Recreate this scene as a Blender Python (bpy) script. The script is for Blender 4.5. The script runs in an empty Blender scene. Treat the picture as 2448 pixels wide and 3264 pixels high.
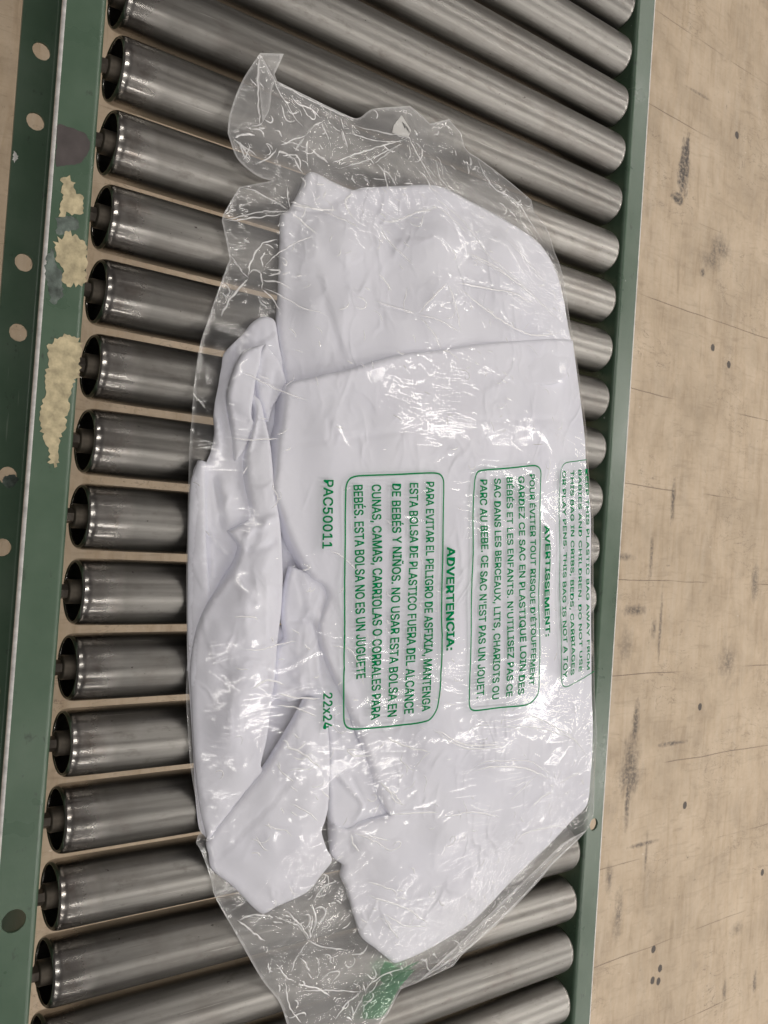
import bpy, bmesh, math, random
import numpy as np
from mathutils import Vector, Matrix
from mathutils.geometry import delaunay_2d_cdt

# ------------------------------------------------------------------ camera, light, exposure
sc = bpy.context.scene
CAM = np.array([-0.2068957, -0.32392396, 0.64552835])
EUL = (-0.03276673, -0.64384832, 0.08662647)
FPX, PW, PH = 2800.0, 2448.0, 3264.0
cd = bpy.data.cameras.new('camera'); cam = bpy.data.objects.new('camera', cd)
sc.collection.objects.link(cam); sc.camera = cam
cam.location = CAM; cam.rotation_euler = EUL
cd.sensor_fit = 'HORIZONTAL'; cd.sensor_width = 36.0; cd.lens = 36.0*FPX/PW
cd.clip_start = 0.01; cd.clip_end = 100
cd.dof.use_dof = True; cd.dof.focus_distance = 0.70; cd.dof.aperture_fstop = 40

w = bpy.data.worlds.new('World'); sc.world = w; w.use_nodes = True
bg = w.node_tree.nodes['Background']
# the hall around: dim roof overhead, lit walls and bays away to the right
_t = w.node_tree; _tc = _t.nodes.new('ShaderNodeTexCoord'); _sx = _t.nodes.new('ShaderNodeSeparateXYZ')
_rp = _t.nodes.new('ShaderNodeValToRGB'); _mr = _t.nodes.new('ShaderNodeMapRange')
_t.links.new(_tc.outputs['Generated'], _sx.inputs[0]); _t.links.new(_sx.outputs[0], _mr.inputs[0])
_mr.inputs[1].default_value = -1; _mr.inputs[2].default_value = 1
_t.links.new(_mr.outputs[0], _rp.inputs[0]); _t.links.new(_rp.outputs[0], bg.inputs[0])
_rp.color_ramp.elements[0].position = .6; _rp.color_ramp.elements[0].color = (.085, .078, .074, 1)
_rp.color_ramp.elements[1].position = .92; _rp.color_ramp.elements[1].color = (.52, .48, .44, 1)
bg.inputs[1].default_value = 1.0

def strip(y, x0, x1, z, width, power, col=(1, .955, .90)):
    l = bpy.data.lights.new('ceiling_lamp', 'AREA'); l.shape = 'RECTANGLE'
    l.size = x1-x0; l.size_y = width; l.energy = power; l.color = col
    o = bpy.data.objects.new('ceiling_lamp', l); sc.collection.objects.link(o)
    o.location = ((x0+x1)/2, y, z)
for yy in (-6.3, -4.05, -1.8, 0.45, 2.7):
    strip(yy, -2.4, 0.0, 3.0, 0.12, 20)
    strip(yy, 1.25 if yy == -1.8 else 1.9, 7.7, 3.0, 0.12, 84 if yy == -1.8 else 72)

sc.view_settings.view_transform = 'Standard'; sc.view_settings.look = 'None'
sc.view_settings.exposure = 0.0; sc.view_settings.gamma = 1.0
sc.view_settings.use_curve_mapping = False
sc.render.engine = 'CYCLES'
sc.cycles.use_denoising = True
sc.cycles.max_bounces = 12; sc.cycles.transparent_max_bounces = 24
sc.cycles.glossy_bounces = 4; sc.cycles.diffuse_bounces = 4
sc.cycles.caustics_reflective = False; sc.cycles.caustics_refractive = False
sc.cycles.sample_clamp_indirect = 4.0

# ------------------------------------------------------------------ helpers
ROT = np.array(Matrix.Identity(3) if False else __import__('mathutils').Euler(EUL, 'XYZ').to_matrix())
def unp(px, py, z):
    """the point at height z seen at a photograph pixel (used to measure outlines)"""
    d = ROT @ np.array([(px-PW/2)/FPX, (PH/2-py)/FPX, -1.0])
    return CAM + d*(z-CAM[2])/d[2]
def win(ox, oy, s):
    return lambda *pts: [(ox+p[0]/s, oy+p[1]/s)+tuple(p[2:]) for p in pts]
A = win(680, 500, 2.765); B = win(1200, 300, 2.37); Cw = win(580, 950, 4.0225); D = win(580, 1500, 2.765)
Ew = win(580, 2200, 2.37); F = win(1180, 2200, 2.1545); G = win(750, 2750, 2.37); Hw = win(650, 120, 1.8433)
R7 = win(1750, 1280, 3.455); T = win(960, 1440, 1.659)

col = sc.collection
def mesh_obj(name, verts, faces, mat, parent=None, smooth=True, mats=None, fmat=None):
    me = bpy.data.meshes.new(name)
    me.from_pydata([tuple(map(float, v)) for v in verts], [], [tuple(map(int, f)) for f in faces])
    for m in (mats or [mat]): me.materials.append(m)
    if fmat is not None:
        me.polygons.foreach_set('material_index', np.array(fmat, dtype=np.int32))
    if smooth: me.polygons.foreach_set('use_smooth', np.ones(len(me.polygons), dtype=bool))
    me.update()
    o = bpy.data.objects.new(name, me); col.objects.link(o)
    if parent: o.parent = parent
    return o
def empty(name, label, cat, loc=(0, 0, 0)):
    o = bpy.data.objects.new(name, None); col.objects.link(o); o.location = loc
    o.empty_display_size = .05
    o['label'] = label; o['category'] = cat
    return o

_rng = np.random.default_rng(5)
_perm = np.concatenate([_rng.permutation(512)]*3)
_ang = _rng.uniform(0, 2*np.pi, 512)
def perlin(x, y, seed=0):
    x = np.asarray(x, float)+seed*17.31; y = np.asarray(y, float)+seed*7.77
    xi = np.floor(x).astype(int); yi = np.floor(y).astype(int); fx = x-xi; fy = y-yi
    u = fx**3*(fx*(fx*6-15)+10); v = fy**3*(fy*(fy*6-15)+10)
    def g(ix, iy, dx, dy):
        a = _ang[_perm[(_perm[ix & 511]+iy) & 511]]
        return np.cos(a)*dx+np.sin(a)*dy
    n00 = g(xi, yi, fx, fy); n10 = g(xi+1, yi, fx-1, fy); n01 = g(xi, yi+1, fx, fy-1); n11 = g(xi+1, yi+1, fx-1, fy-1)
    return ((n00*(1-u)+n10*u)*(1-v)+(n01*(1-u)+n11*u)*v)*1.5
def inside(x, y, poly):
    r = np.zeros(x.shape, bool); n = len(poly)
    for i in range(n):
        x1, y1 = poly[i][:2]; x2, y2 = poly[(i+1) % n][:2]
        if y1 == y2: continue
        c = ((y1 > y) != (y2 > y)) & (x < (x2-x1)*(y-y1)/(y2-y1)+x1)
        r ^= c
    return r
def segdist(x, y, pts, closed=True):
    d = np.full(x.shape, 1e9); s = np.zeros(x.shape); t = np.zeros(x.shape)
    n = len(pts)
    for i in range(n if closed else n-1):
        a = pts[i]; b = pts[(i+1) % n]; vx, vy = b[0]-a[0], b[1]-a[1]; L2 = vx*vx+vy*vy+1e-12
        k = np.clip(((x-a[0])*vx+(y-a[1])*vy)/L2, 0, 1)
        e = np.hypot(x-a[0]-k*vx, y-a[1]-k*vy); m = e < d
        d[m] = e[m]; s[m] = (vx*(y-a[1])-vy*(x-a[0]))[m]; t[m] = ((i+k)/max(1, n-1))[m]
    return d, np.sign(s), t
def smooth_poly(P, step, sharp=0.55, closed=True):
    """Catmull-Rom through the corners, resampled; strong corners stay corners"""
    P = np.array(P, float); n = len(P); out = []
    for i in range(n if closed else n-1):
        p1, p2 = P[i], P[(i+1) % n]
        p0 = P[i-1] if (closed or i > 0) else p1
        p3 = P[(i+2) % n] if (closed or i+2 < n) else p2
        L = np.hypot(*(p2-p1)[:2]); k = max(1, int(round(L/step)))
        m1 = (p2-p0)/2; m2 = (p3-p1)/2
        def cosang(a, b, c):
            u = (b-a)[:2]; v = (c-b)[:2]; q = np.hypot(*u)*np.hypot(*v)+1e-12
            return (u@v)/q
        for m in (m1, m2):
            l = np.hypot(*m[:2])+1e-12
            if l > L: m *= L/l
        if cosang(p0, p1, p2) < sharp: m1 = (p2-p1)
        if cosang(p1, p2, p3) < sharp: m2 = (p2-p1)
        for j in range(k):
            t = j/k; h = t*t*t; q = t*t
            out.append((2*h-3*q+1)*p1+(h-2*q+t)*m1+(-2*h+3*q)*p2+(h-q)*m2)
    if not closed: out.append(P[-1])
    return np.array(out)
def cdt_fill(outline, step, seed=1, holes=()):
    o = np.array(outline)[:, :2]
    lo, hi = o.min(0), o.max(0)
    gx, gy = np.meshgrid(np.arange(lo[0], hi[0], step), np.arange(lo[1], hi[1], step*.866))
    gx = gx + (np.arange(gx.shape[0]) % 2)[:, None]*step*.5
    rg = np.random.default_rng(seed)
    gx = (gx+rg.uniform(-.12, .12, gx.shape)*step).ravel(); gy = (gy+rg.uniform(-.12, .12, gy.shape)*step).ravel()
    m = inside(gx, gy, o); gx, gy = gx[m], gy[m]
    d, _, _ = segdist(gx, gy, o); m = d > step*.55; gx, gy = gx[m], gy[m]
    n = len(o)
    vs = [Vector(p) for p in o]+[Vector((a, b)) for a, b in zip(gx, gy)]
    es = [(i, (i+1) % n) for i in range(n)]
    r = delaunay_2d_cdt(vs, es, [], 1, 1e-7)
    V = np.array([(v.x, v.y) for v in r[0]]); Fc = [tuple(f) for f in r[2]]
    # orient up
    Fo = []
    for f in Fc:
        a, b, c = V[f[0]], V[f[1]], V[f[2]]
        Fo.append(f if (b[0]-a[0])*(c[1]-a[1])-(b[1]-a[1])*(c[0]-a[0]) > 0 else f[::-1])
    return V, Fo

class NT:
    def __init__(s, name):
        s.m = bpy.data.materials.new(name); s.m.use_nodes = True
        s.t = s.m.node_tree; s.t.nodes.clear(); s.out = s.n('ShaderNodeOutputMaterial')
        s.tc = s.n('ShaderNodeTexCoord')
    def n(s, kind, **kw):
        x = s.t.nodes.new(kind)
        for k, v in kw.items(): setattr(x, k, v)
        return x
    def l(s, a, b): s.t.links.new(a, b)
    def setin(s, sock, v):
        if hasattr(v, 'is_output'): s.l(v, sock)
        else: sock.default_value = v
    def mapping(s, scale=(1, 1, 1), rot=(0, 0, 0), loc=(0, 0, 0), src='Object'):
        m = s.n('ShaderNodeMapping'); s.l(s.tc.outputs[src] if isinstance(src, str) else src, m.inputs[0])
        m.inputs['Scale'].default_value = scale; m.inputs['Rotation'].default_value = rot; m.inputs['Location'].default_value = loc
        return m.outputs[0]
    def noise(s, vec, scale, detail=2, rough=.5, dist=0.0):
        t = s.n('ShaderNodeTexNoise'); s.l(vec, t.inputs['Vector'])
        t.inputs['Scale'].default_value = scale; t.inputs['Detail'].default_value = detail
        t.inputs['Roughness'].default_value = rough; t.inputs['Distortion'].default_value = dist
        return t.outputs['Fac']
    def ramp(s, fac, stops, interp='LINEAR'):
        r = s.n('ShaderNodeValToRGB'); s.l(fac, r.inputs[0]); r.color_ramp.interpolation = interp
        el = r.color_ramp.elements
        while len(el) > 1: el.remove(el[-1])
        for i, (p, c) in enumerate(stops):
            e = el[0] if i == 0 else el.new(p)
            e.position = p; e.color = tuple(c)+(1,) if len(c) == 3 else c
        return r.outputs[0]
    def g(s, v): return (v, v, v)
    def math(s, op, a, b=None, c=None, clamp=False):
        x = s.n('ShaderNodeMath', operation=op, use_clamp=clamp)
        for i, v in enumerate((a, b, c)):
            if v is not None: s.setin(x.inputs[i], v)
        return x.outputs[0]
    def mix(s, fac, a, b, blend='MIX'):
        x = s.n('ShaderNodeMix', data_type='RGBA', blend_type=blend)
        s.setin(x.inputs[0], fac)
        for i, v in ((6, a), (7, b)):
            s.setin(x.inputs[i], v if hasattr(v, 'is_output') else (tuple(v)+(1,) if len(v) == 3 else v))
        return x.outputs[2]
    def bump(s, h, strength, dist, normal=None):
        b = s.n('ShaderNodeBump'); s.l(h, b.inputs['Height']); b.inputs['Strength'].default_value = strength
        b.inputs['Distance'].default_value = dist
        if normal is not None: s.l(normal, b.inputs['Normal'])
        return b.outputs[0]
    def principled(s, color, rough=.5, metal=0.0, normal=None, **kw):
        p = s.n('ShaderNodeBsdfPrincipled')
        c = color if hasattr(color, 'is_output') else (tuple(color)+(1,) if len(color) == 3 else color)
        s.setin(p.inputs['Base Color'], c)
        s.setin(p.inputs['Roughness'], rough); s.setin(p.inputs['Metallic'], metal)
        if normal is not None: s.l(normal, p.inputs['Normal'])
        for k, v in kw.items(): s.setin(p.inputs[k.replace('_', ' ')], v)
        s.l(p.outputs[0], s.out.inputs[0])
        return p

# ------------------------------------------------------------------ dimensions
S = 0.055; R = 0.44570868*S; L = 10.15083035*S
GAPL, GAPR = 0.21993*S, 0.20369*S; FW = 0.55333606*S; ZT = 0.32699904*S; ZB = -1.82120719*S
FLOOR = -0.72

# ------------------------------------------------------------------ materials
def mat_floor():
    t = NT('worn_wood_floor')
    base = t.mapping()
    mott = t.noise(base, 8.0, 7, .68, .3)
    c = t.ramp(mott, [(.28, (.33, .246, .162)), (.5, (.47, .36, .245)), (.72, (.575, .455, .325))])
    scrub = t.noise(t.mapping((46, 6, 1)), 1.0, 6, .7, .6)            # scrubbing across the planks
    c = t.mix(t.ramp(scrub, [(.40, t.g(0)), (.72, t.g(.55))]), c, (.57, .475, .365))
    c = t.mix(t.ramp(scrub, [(.28, t.g(.45)), (.42, t.g(0))]), c, (.25, .185, .12))
    long_ = t.noise(t.mapping((9, 52, 1), loc=(2, 3, 0)), 1.0, 5, .7, 1.4)   # grain along them
    c = t.mix(t.ramp(long_, [(.30, t.g(.4)), (.46, t.g(0))]), c, (.27, .20, .13))
    blot = t.noise(base, 3.0, 8, .72, .5)
    c = t.mix(t.ramp(blot, [(.47, t.g(0)), (.72, t.g(.5))]), c, (.29, .225, .155))
    sep = t.n('ShaderNodeSeparateXYZ'); t.l(base, sep.inputs[0])
    wob = t.math('MULTIPLY', t.math('SUBTRACT', t.noise(base, 5.0, 3), .5), .012)
    yy = t.math('ADD', sep.outputs[1], wob)
    cell = t.math('FRACT', t.math('DIVIDE', t.math('ADD', yy, 0.055), .235))
    seam = t.math('LESS_THAN', t.math('ABSOLUTE', t.math('SUBTRACT', cell, .5)), .0045)
    keep = t.ramp(t.noise(t.mapping((2.2, 5, 1)), 1.5, 3), [(.46, t.g(0)), (.56, t.g(.85))])
    c = t.mix(t.math('MULTIPLY', seam, keep), c, (.12, .08, .05))
    grime = t.ramp(t.noise(t.mapping(loc=(5, 2, 0)), 3.4, 3, .6), [(.40, t.g(.25)), (.62, t.g(1))])
    for sc3, loc3, lo3, hi3, st3, dk in (((58, 24, 1), (0, 0, 0), .66, .71, .75, (.075, .058, .045)), ((16, 60, 1), (3, 1, 0), .665, .72, .65, (.10, .075, .055)),
                                         ((30, 9, 1), (6, 6, 0), .68, .74, .6, (.12, .09, .065)), ((120, 90, 1), (1, 8, 0), .70, .74, .7, (.09, .07, .05))):
        fl = t.noise(t.mapping(sc3, loc=loc3), 1.6, 4, .72, .5)
        c = t.mix(t.math('MULTIPLY', t.ramp(fl, [(lo3, t.g(0)), (hi3, t.g(st3))]), grime), c, dk)
    pale = t.noise(t.mapping((26, 50, 1), loc=(9, 4, 0)), 1.5, 3, .65)
    c = t.mix(t.ramp(pale, [(.70, t.g(0)), (.75, t.g(.7))]), c, (.66, .58, .47))
    vein = t.noise(t.mapping((7, 16, 1), loc=(1, 7, 0)), 1.3, 4, .6, 1.2)
    vline = t.math('LESS_THAN', t.math('ABSOLUTE', t.math('SUBTRACT', vein, .5)), .005)
    c = t.mix(t.math('MULTIPLY', vline, t.ramp(t.noise(base, 4.2, 1), [(.5, t.g(0)), (.62, t.g(.55))])), c, (.14, .10, .07))
    # larger stains and nail holes where the floor has them: (px, py, half width m, half length m, turn, strength, softness)
    edge = t.noise(t.mapping((46, 20, 1)), 1.0, 5, .75); edge2 = t.noise(base, 110.0, 3, .7)
    marks = [(2180, 535, .021, .070, .06, .96, .45), (2160, 632, .024, .014, 0, .95, .4), (2192, 470, .008, .04, .1, .9, .5),
             (2010, 2440, .035, .085, .03, .80, 1.0), (2028, 2300, .013, .055, -.05, .85, .9), (2000, 2560, .010, .065, .06, .8, .8),
             (1970, 2920, .020, .06, -.2, .7, 1.0), (1940, 2800, .016, .035, -.2, .7, 1.0), (2300, 790, .05, .035, 0, .75, 1.2),
             (2265, 830, .05, .025, .4, .7, 1.2), (2020, 1945, .05, .014, .0, .85, .9), (2145, 1600, .010, .055, 0, .85, .8), (2105, 1990, .006, .09, 0, .7, .8),
             (2405, 1860, .022, .055, .1, .75, 1.0), (2318, 2110, .045, .05, .3, .65, 1.2), (2085, 2005, .012, .03, -.6, .7, 1.0), (2075, 1780, .008, .06, .5, .75, .9), (1985, 1775, .05, .010, .2, .7, 1.0),
             (2310, 3160, .010, .03, 0, .75, .9), (2405, 3130, .012, .03, 0, .75, .9), (2350, 2960, .035, .02, .5, .6, 1.2), (2140, 2370, .06, .007, .12, .85, .7), (2050, 2690, .06, .006, .2, .75, .7), (2010, 2480, .06, .03, 0, .6, 1.3),
             (1995, 2060, .03, .05, 0, .55, 1.2), (2060, 2720, .006, .05, 0, .7, .8), (2230, 300, .06, .004, .5, .5, .7), (2240, 870, .012, .012, 0, .85, .7)]
    for hx, hy in ((2349, 431), (2323, 1162), (2272, 1108), (2231, 2253), (2183, 2567), (2430, 2781), (2083, 3026),
                   (2104, 3087), (2080, 3125), (2099, 3128)):
        marks.append((hx, hy, .0078, .0088, .2, .95, .12))
    for mx, my, a, b, rz, st, soft in marks:
        q = unp(mx, my, FLOOR)
        v = t.n('ShaderNodeVectorMath', operation='SUBTRACT'); t.l(base, v.inputs[0]); v.inputs[1].default_value = (q[0], q[1], 0)
        mp = t.n('ShaderNodeMapping'); t.l(v.outputs[0], mp.inputs[0]); mp.inputs['Rotation'].default_value = (0, 0, rz)
        mp.inputs['Scale'].default_value = (1/a, 1/b, 0)
        ln = t.n('ShaderNodeVectorMath', operation='LENGTH'); t.l(mp.outputs[0], ln.inputs[0])
        nz = t.math('MULTIPLY', t.math('SUBTRACT', edge if soft > .3 else edge2, .5), 2.2 if soft > .3 else .6)
        dist = t.math('ADD', ln.outputs['Value'], nz)
        mr = t.n('ShaderNodeMapRange'); t.l(dist, mr.inputs[0]); mr.inputs[1].default_value = 1.2; mr.inputs[2].default_value = 1.2-soft
        mr.inputs[3].default_value = 0; mr.inputs[4].default_value = st
        f = t.math('MULTIPLY', mr.outputs[0], t.ramp(edge2, [(.36, t.g(.25)), (.56, t.g(1))])) if soft > .3 else mr.outputs[0]
        c = t.mix(f, c, (.045, .035, .03))
    nrm = t.bump(t.math('ADD', long_, t.math('MULTIPLY', edge2, .4)), .25, .0012)
    t.principled(c, t.ramp(blot, [(.3, t.g(.42)), (.7, t.g(.62))]), 0, nrm)
    return t.m

def mat_green():
    t = NT('green_enamel')
    base = t.mapping()
    big = t.noise(base, 14, 4, .6)
    c = t.ramp(big, [(.3, (.060, .104, .068)), (.55, (.078, .126, .085)), (.8, (.102, .148, .107))])
    sm = t.noise(t.mapping((1, .55, 1)), 95, 4, .7)
    c = t.mix(t.ramp(sm, [(.62, t.g(0)), (.71, t.g(.7))]), c, (.04, .05, .04))
    ch = t.noise(t.mapping((1, .8, 1), loc=(4, 2, 0)), 70, 3, .6)
    c = t.mix(t.ramp(ch, [(.75, t.g(0)), (.765, t.g(.8))]), c, (.40, .43, .39))
    sc2 = t.noise(t.mapping((240, 14, 1), rot=(0, 0, .5)), 1, 2, .6)
    c = t.mix(t.ramp(sc2, [(.71, t.g(0)), (.77, t.g(.35))]), c, (.30, .34, .29))
    h = t.noise(base, 160, 2, .5)
    t.principled(c, t.ramp(big, [(.3, t.g(.24)), (.7, t.g(.38))]), 0, t.bump(h, .12, .0008))
    return t.m
def mat_plain(name, c, rough, metal=0.0, var=.25, scale=60, bump=.1):
    t = NT(name); b = t.mapping(); n = t.noise(b, scale, 4, .6)
    cc = t.mix(t.ramp(n, [(.3, t.g(0)), (.7, t.g(1))]), tuple(x*(1-var) for x in c), tuple(min(1, x*(1+var)) for x in c))
    t.principled(cc, rough, metal, t.bump(n, bump, .001))
    return t.m
def mat_roller():
    t = NT('brushed_zinc_tube')
    oi = t.n('ShaderNodeObjectInfo')
    rnd = t.math('MULTIPLY', oi.outputs['Random'], 37.0)
    off = t.n('ShaderNodeCombineXYZ'); t.l(rnd, off.inputs[0]); t.l(rnd, off.inputs[1]); t.l(rnd, off.inputs[2])
    ad = t.n('ShaderNodeVectorMath', operation='ADD'); t.l(t.tc.outputs['Object'], ad.inputs[0]); t.l(off.outputs[0], ad.inputs[1])
    P = ad.outputs[0]
    st = t.noise(t.mapping((6, 130, 130), src=P), 1.0, 4, .6)
    st2 = t.noise(t.mapping((2.2, 330, 330), src=P), 1.0, 2, .5)
    cl = t.noise(P, 22, 4, .6)
    spk = t.noise(t.mapping((1, 1.6, 1.6), src=P), 150, 3, .65)
    c = t.ramp(st, [(.25, (.155, .149, .139)), (.5, (.222, .215, .202)), (.8, (.315, .306, .288))])
    c = t.mix(t.ramp(cl, [(.5, t.g(0)), (.75, t.g(.5))]), c, (.145, .128, .115))
    c = t.mix(t.ramp(spk, [(.69, t.g(0)), (.74, t.g(.8))]), c, (.035, .028, .024))
    sep = t.n('ShaderNodeSeparateXYZ'); t.l(t.tc.outputs['Object'], sep.inputs[0])
    x = sep.outputs[0]
    # both swaged ends are rubbed bright
    wob = t.math('MULTIPLY', t.math('SUBTRACT', cl, .5), .03)
    e0 = t.n('ShaderNodeMapRange'); t.l(t.math('ADD', x, wob), e0.inputs[0]); e0.inputs[1].default_value = .012; e0.inputs[2].default_value = .034
    e0.inputs[3].default_value = 1; e0.inputs[4].default_value = 0
    e1 = t.n('ShaderNodeMapRange'); t.l(x, e1.inputs[0]); e1.inputs[1].default_value = L-.006; e1.inputs[2].default_value = L-.002
    e1.inputs[3].default_value = 0; e1.inputs[4].default_value = 1
    pol = t.math('MAXIMUM', e0.outputs[0], e1.outputs[0])
    c = t.mix(t.math('MULTIPLY', pol, .7), c, (.46, .44, .415))
    rust = t.math('MULTIPLY', e0.outputs[0], t.ramp(t.noise(P, 60, 4, .7), [(.52, t.g(0)), (.78, t.g(.6))]))
    c = t.mix(rust, c, (.12, .07, .045))
    r = t.math('ADD', t.math('MULTIPLY', pol, -.18), t.ramp(st, [(.3, t.g(.33)), (.7, t.g(.45))]))
    h = t.math('ADD', t.math('MULTIPLY', st2, .6), st)
    c = t.mix(1.0, c, t.ramp(oi.outputs['Random'], [(0, t.g(.80)), (1, t.g(1.15))]), 'MULTIPLY')
    lin = t.noise(t.mapping((11, 420, 420), src=P), 1.0, 3, .65)
    c = t.mix(t.ramp(lin, [(.66, t.g(0)), (.74, t.g(.55))]), c, (.10, .088, .078))
    c = t.mix(t.ramp(lin, [(.24, t.g(.5)), (.32, t.g(0))]), c, (.52, .50, .47))
    gr = t.noise(t.mapping((1, 2.2, 2.2), src=P), 55, 5, .7)
    c = t.mix(t.ramp(gr, [(.56, t.g(0)), (.72, t.g(.45))]), c, (.105, .09, .08))
    t.principled(c, r, 1.0, t.bump(h, .16, .0006))
    return t.m
def mat_fabric():
    t = NT('white_cotton_fabric'); b = t.mapping()
    n = t.noise(b, 9, 3, .55)
    c = t.ramp(n, [(.3, (.80, .805, .90)), (.7, (.86, .865, .94))])
    wv = t.n('ShaderNodeTexWave', wave_type='BANDS', bands_direction='X'); t.l(t.mapping((1, 1, 1), rot=(0, 0, .2)), wv.inputs[0]); wv.inputs['Scale'].default_value = 420
    wv2 = t.n('ShaderNodeTexWave', wave_type='BANDS', bands_direction='Y'); t.l(t.mapping((1, 1, 1), rot=(0, 0, .2)), wv2.inputs[0]); wv2.inputs['Scale'].default_value = 420
    h = t.math('ADD', t.math('ADD', wv.outputs['Fac'], wv2.outputs['Fac']), t.math('MULTIPLY', t.noise(b, 38, 5, .62, .6), 9))
    cn = t.noise(t.mapping((1, .6, 1), rot=(0, 0, .3)), 17, 2, .5, .4); cd_ = t.math('DIVIDE', t.math('SUBTRACT', cn, .5), .035)
    cn2 = t.noise(t.mapping((1, .7, 1), rot=(0, 0, -.5), loc=(4, 1, 0)), 30, 2, .5, .4); cd2 = t.math('DIVIDE', t.math('SUBTRACT', cn2, .5), .05)
    gt = t.ramp(t.noise(b, 13, 2, .5), [(.44, t.g(0)), (.6, t.g(1))])
    cr = t.math('ADD', t.math('POWER', 2.718, t.math('MULTIPLY', t.math('MULTIPLY', cd_, cd_), -1.0)), t.math('MULTIPLY', t.math('POWER', 2.718, t.math('MULTIPLY', t.math('MULTIPLY', cd2, cd2), -1.0)), .6))
    cr = t.math('MULTIPLY', cr, gt)
    t.principled(c, .85, 0, t.bump(h, .22, .0006, t.bump(cr, .8, .0012)), Sheen_Weight=.15)
    return t.m
def mat_film(name, veil=.025, amp=1.0):
    t = NT(name); b = t.mapping()
    wp = t.n('ShaderNodeTexNoise'); t.l(b, wp.inputs['Vector']); wp.inputs['Scale'].default_value = 12; wp.inputs['Detail'].default_value = 1
    vm = t.n('ShaderNodeVectorMath', operation='MULTIPLY_ADD'); t.l(wp.outputs['Color'], vm.inputs[0]); vm.inputs[1].default_value = (.035, .035, .035); t.l(b, vm.inputs[2])
    q = vm.outputs[0]
    att = t.n('ShaderNodeAttribute', attribute_name='crinkle')
    def ridge(scale, rot, loc, sc_, width):
        n = t.noise(t.mapping(scale, rot=(0, 0, rot), loc=loc, src=q), sc_, 1.2, .45)
        d = t.math('DIVIDE', t.math('SUBTRACT', n, .5), width)
        return t.math('POWER', 2.718, t.math('MULTIPLY', t.math('MULTIPLY', d, d), -1.0))
    def mask(loc, sc_, a, b):
        return t.ramp(t.noise(t.mapping(loc=loc), sc_, 2, .55), [(a, t.g(0)), (b, t.g(1))])
    h = None
    for scl, rot, loc, sc_, wd, amp_, mloc, msc, lo_, hi_ in (
            ((.8, 1.25, .3), .45, (0, 0, 0), 45, .055, 1.0, (2, 5, 1), 16, .53, .64),
            ((1, 1.1, .3), -.3, (3, 1, 0), 85, .07, .55, (7, 3, 1), 19, .55, .66),
            ((.22, 2.2, .3), .35, (8, 2, 0), 60, .07, .75, (1, 9, 1), 13, .52, .64),
            ((.22, 2.4, .3), -.15, (5, 5, 0), 75, .07, .6, (4, 4, 3), 15, .55, .66)):
        r = t.math('MULTIPLY', t.math('MULTIPLY', ridge(scl, rot, loc, sc_, wd), mask(mloc, msc, lo_, hi_)), amp_)
        h = r if h is None else t.math('ADD', h, r)
    n2 = t.noise(t.mapping((1, 1.5, .4), rot=(0, 0, .5), src=q), 120, 2.5, .55)
    h = t.math('ADD', h, t.math('MULTIPLY', n2, t.math('MULTIPLY_ADD', att.outputs['Fac'], 3.0, .02)))
    h = t.math('ADD', h, t.math('MULTIPLY', t.noise(q, 34, 1, .5), .9))
    bn = t.n('ShaderNodeBump'); t.l(h, bn.inputs['Height']); bn.inputs['Strength'].default_value = 1.0
    t.l(t.math('MULTIPLY_ADD', att.outputs['Fac'], .00002*amp, .00021*amp), bn.inputs['Distance'])
    nrm = bn.outputs[0]
    ge = t.n('ShaderNodeNewGeometry'); dt = t.n('ShaderNodeVectorMath', operation='DOT_PRODUCT')
    t.l(ge.outputs['Normal'], dt.inputs[0]); t.l(ge.outputs['Incoming'], dt.inputs[1])
    co = t.math('SUBTRACT', 1.0, t.math('ABSOLUTE', dt.outputs['Value']), clamp=True)
    frs = t.math('MULTIPLY_ADD', t.math('POWER', co, 5.0), .75, .038)   # both faces of a thin sheet
    gl = t.n('ShaderNodeBsdfGlossy'); gl.inputs['Roughness'].default_value = .12; t.l(nrm, gl.inputs['Normal'])
    tr = t.n('ShaderNodeBsdfTransparent'); tr.inputs[0].default_value = (.97, .97, .97, 1)
    rm_ = t.n('ShaderNodeAttribute', attribute_name='rim_glint')
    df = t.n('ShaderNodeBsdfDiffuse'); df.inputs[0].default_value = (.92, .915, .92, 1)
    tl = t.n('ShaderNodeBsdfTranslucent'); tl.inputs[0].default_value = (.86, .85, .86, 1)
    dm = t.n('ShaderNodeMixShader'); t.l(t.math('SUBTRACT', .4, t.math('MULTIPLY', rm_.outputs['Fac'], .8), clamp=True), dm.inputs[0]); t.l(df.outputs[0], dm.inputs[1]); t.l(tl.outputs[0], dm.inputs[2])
    ed = t.n('ShaderNodeAttribute', attribute_name='rim_glint')
    vf = t.math('MULTIPLY_ADD', ed.outputs['Fac'], .42, t.math('MULTIPLY_ADD', att.outputs['Fac'], .25, veil), clamp=True)  # whitens the outline, and paints highlight lines along the creases
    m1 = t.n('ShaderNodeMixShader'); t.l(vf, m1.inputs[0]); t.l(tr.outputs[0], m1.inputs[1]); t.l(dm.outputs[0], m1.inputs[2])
    m2 = t.n('ShaderNodeMixShader'); t.l(frs, m2.inputs[0]); t.l(m1.outputs[0], m2.inputs[1]); t.l(gl.outputs[0], m2.inputs[2])
    t.l(m2.outputs[0], t.out.inputs[0])
    return t.m
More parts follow.
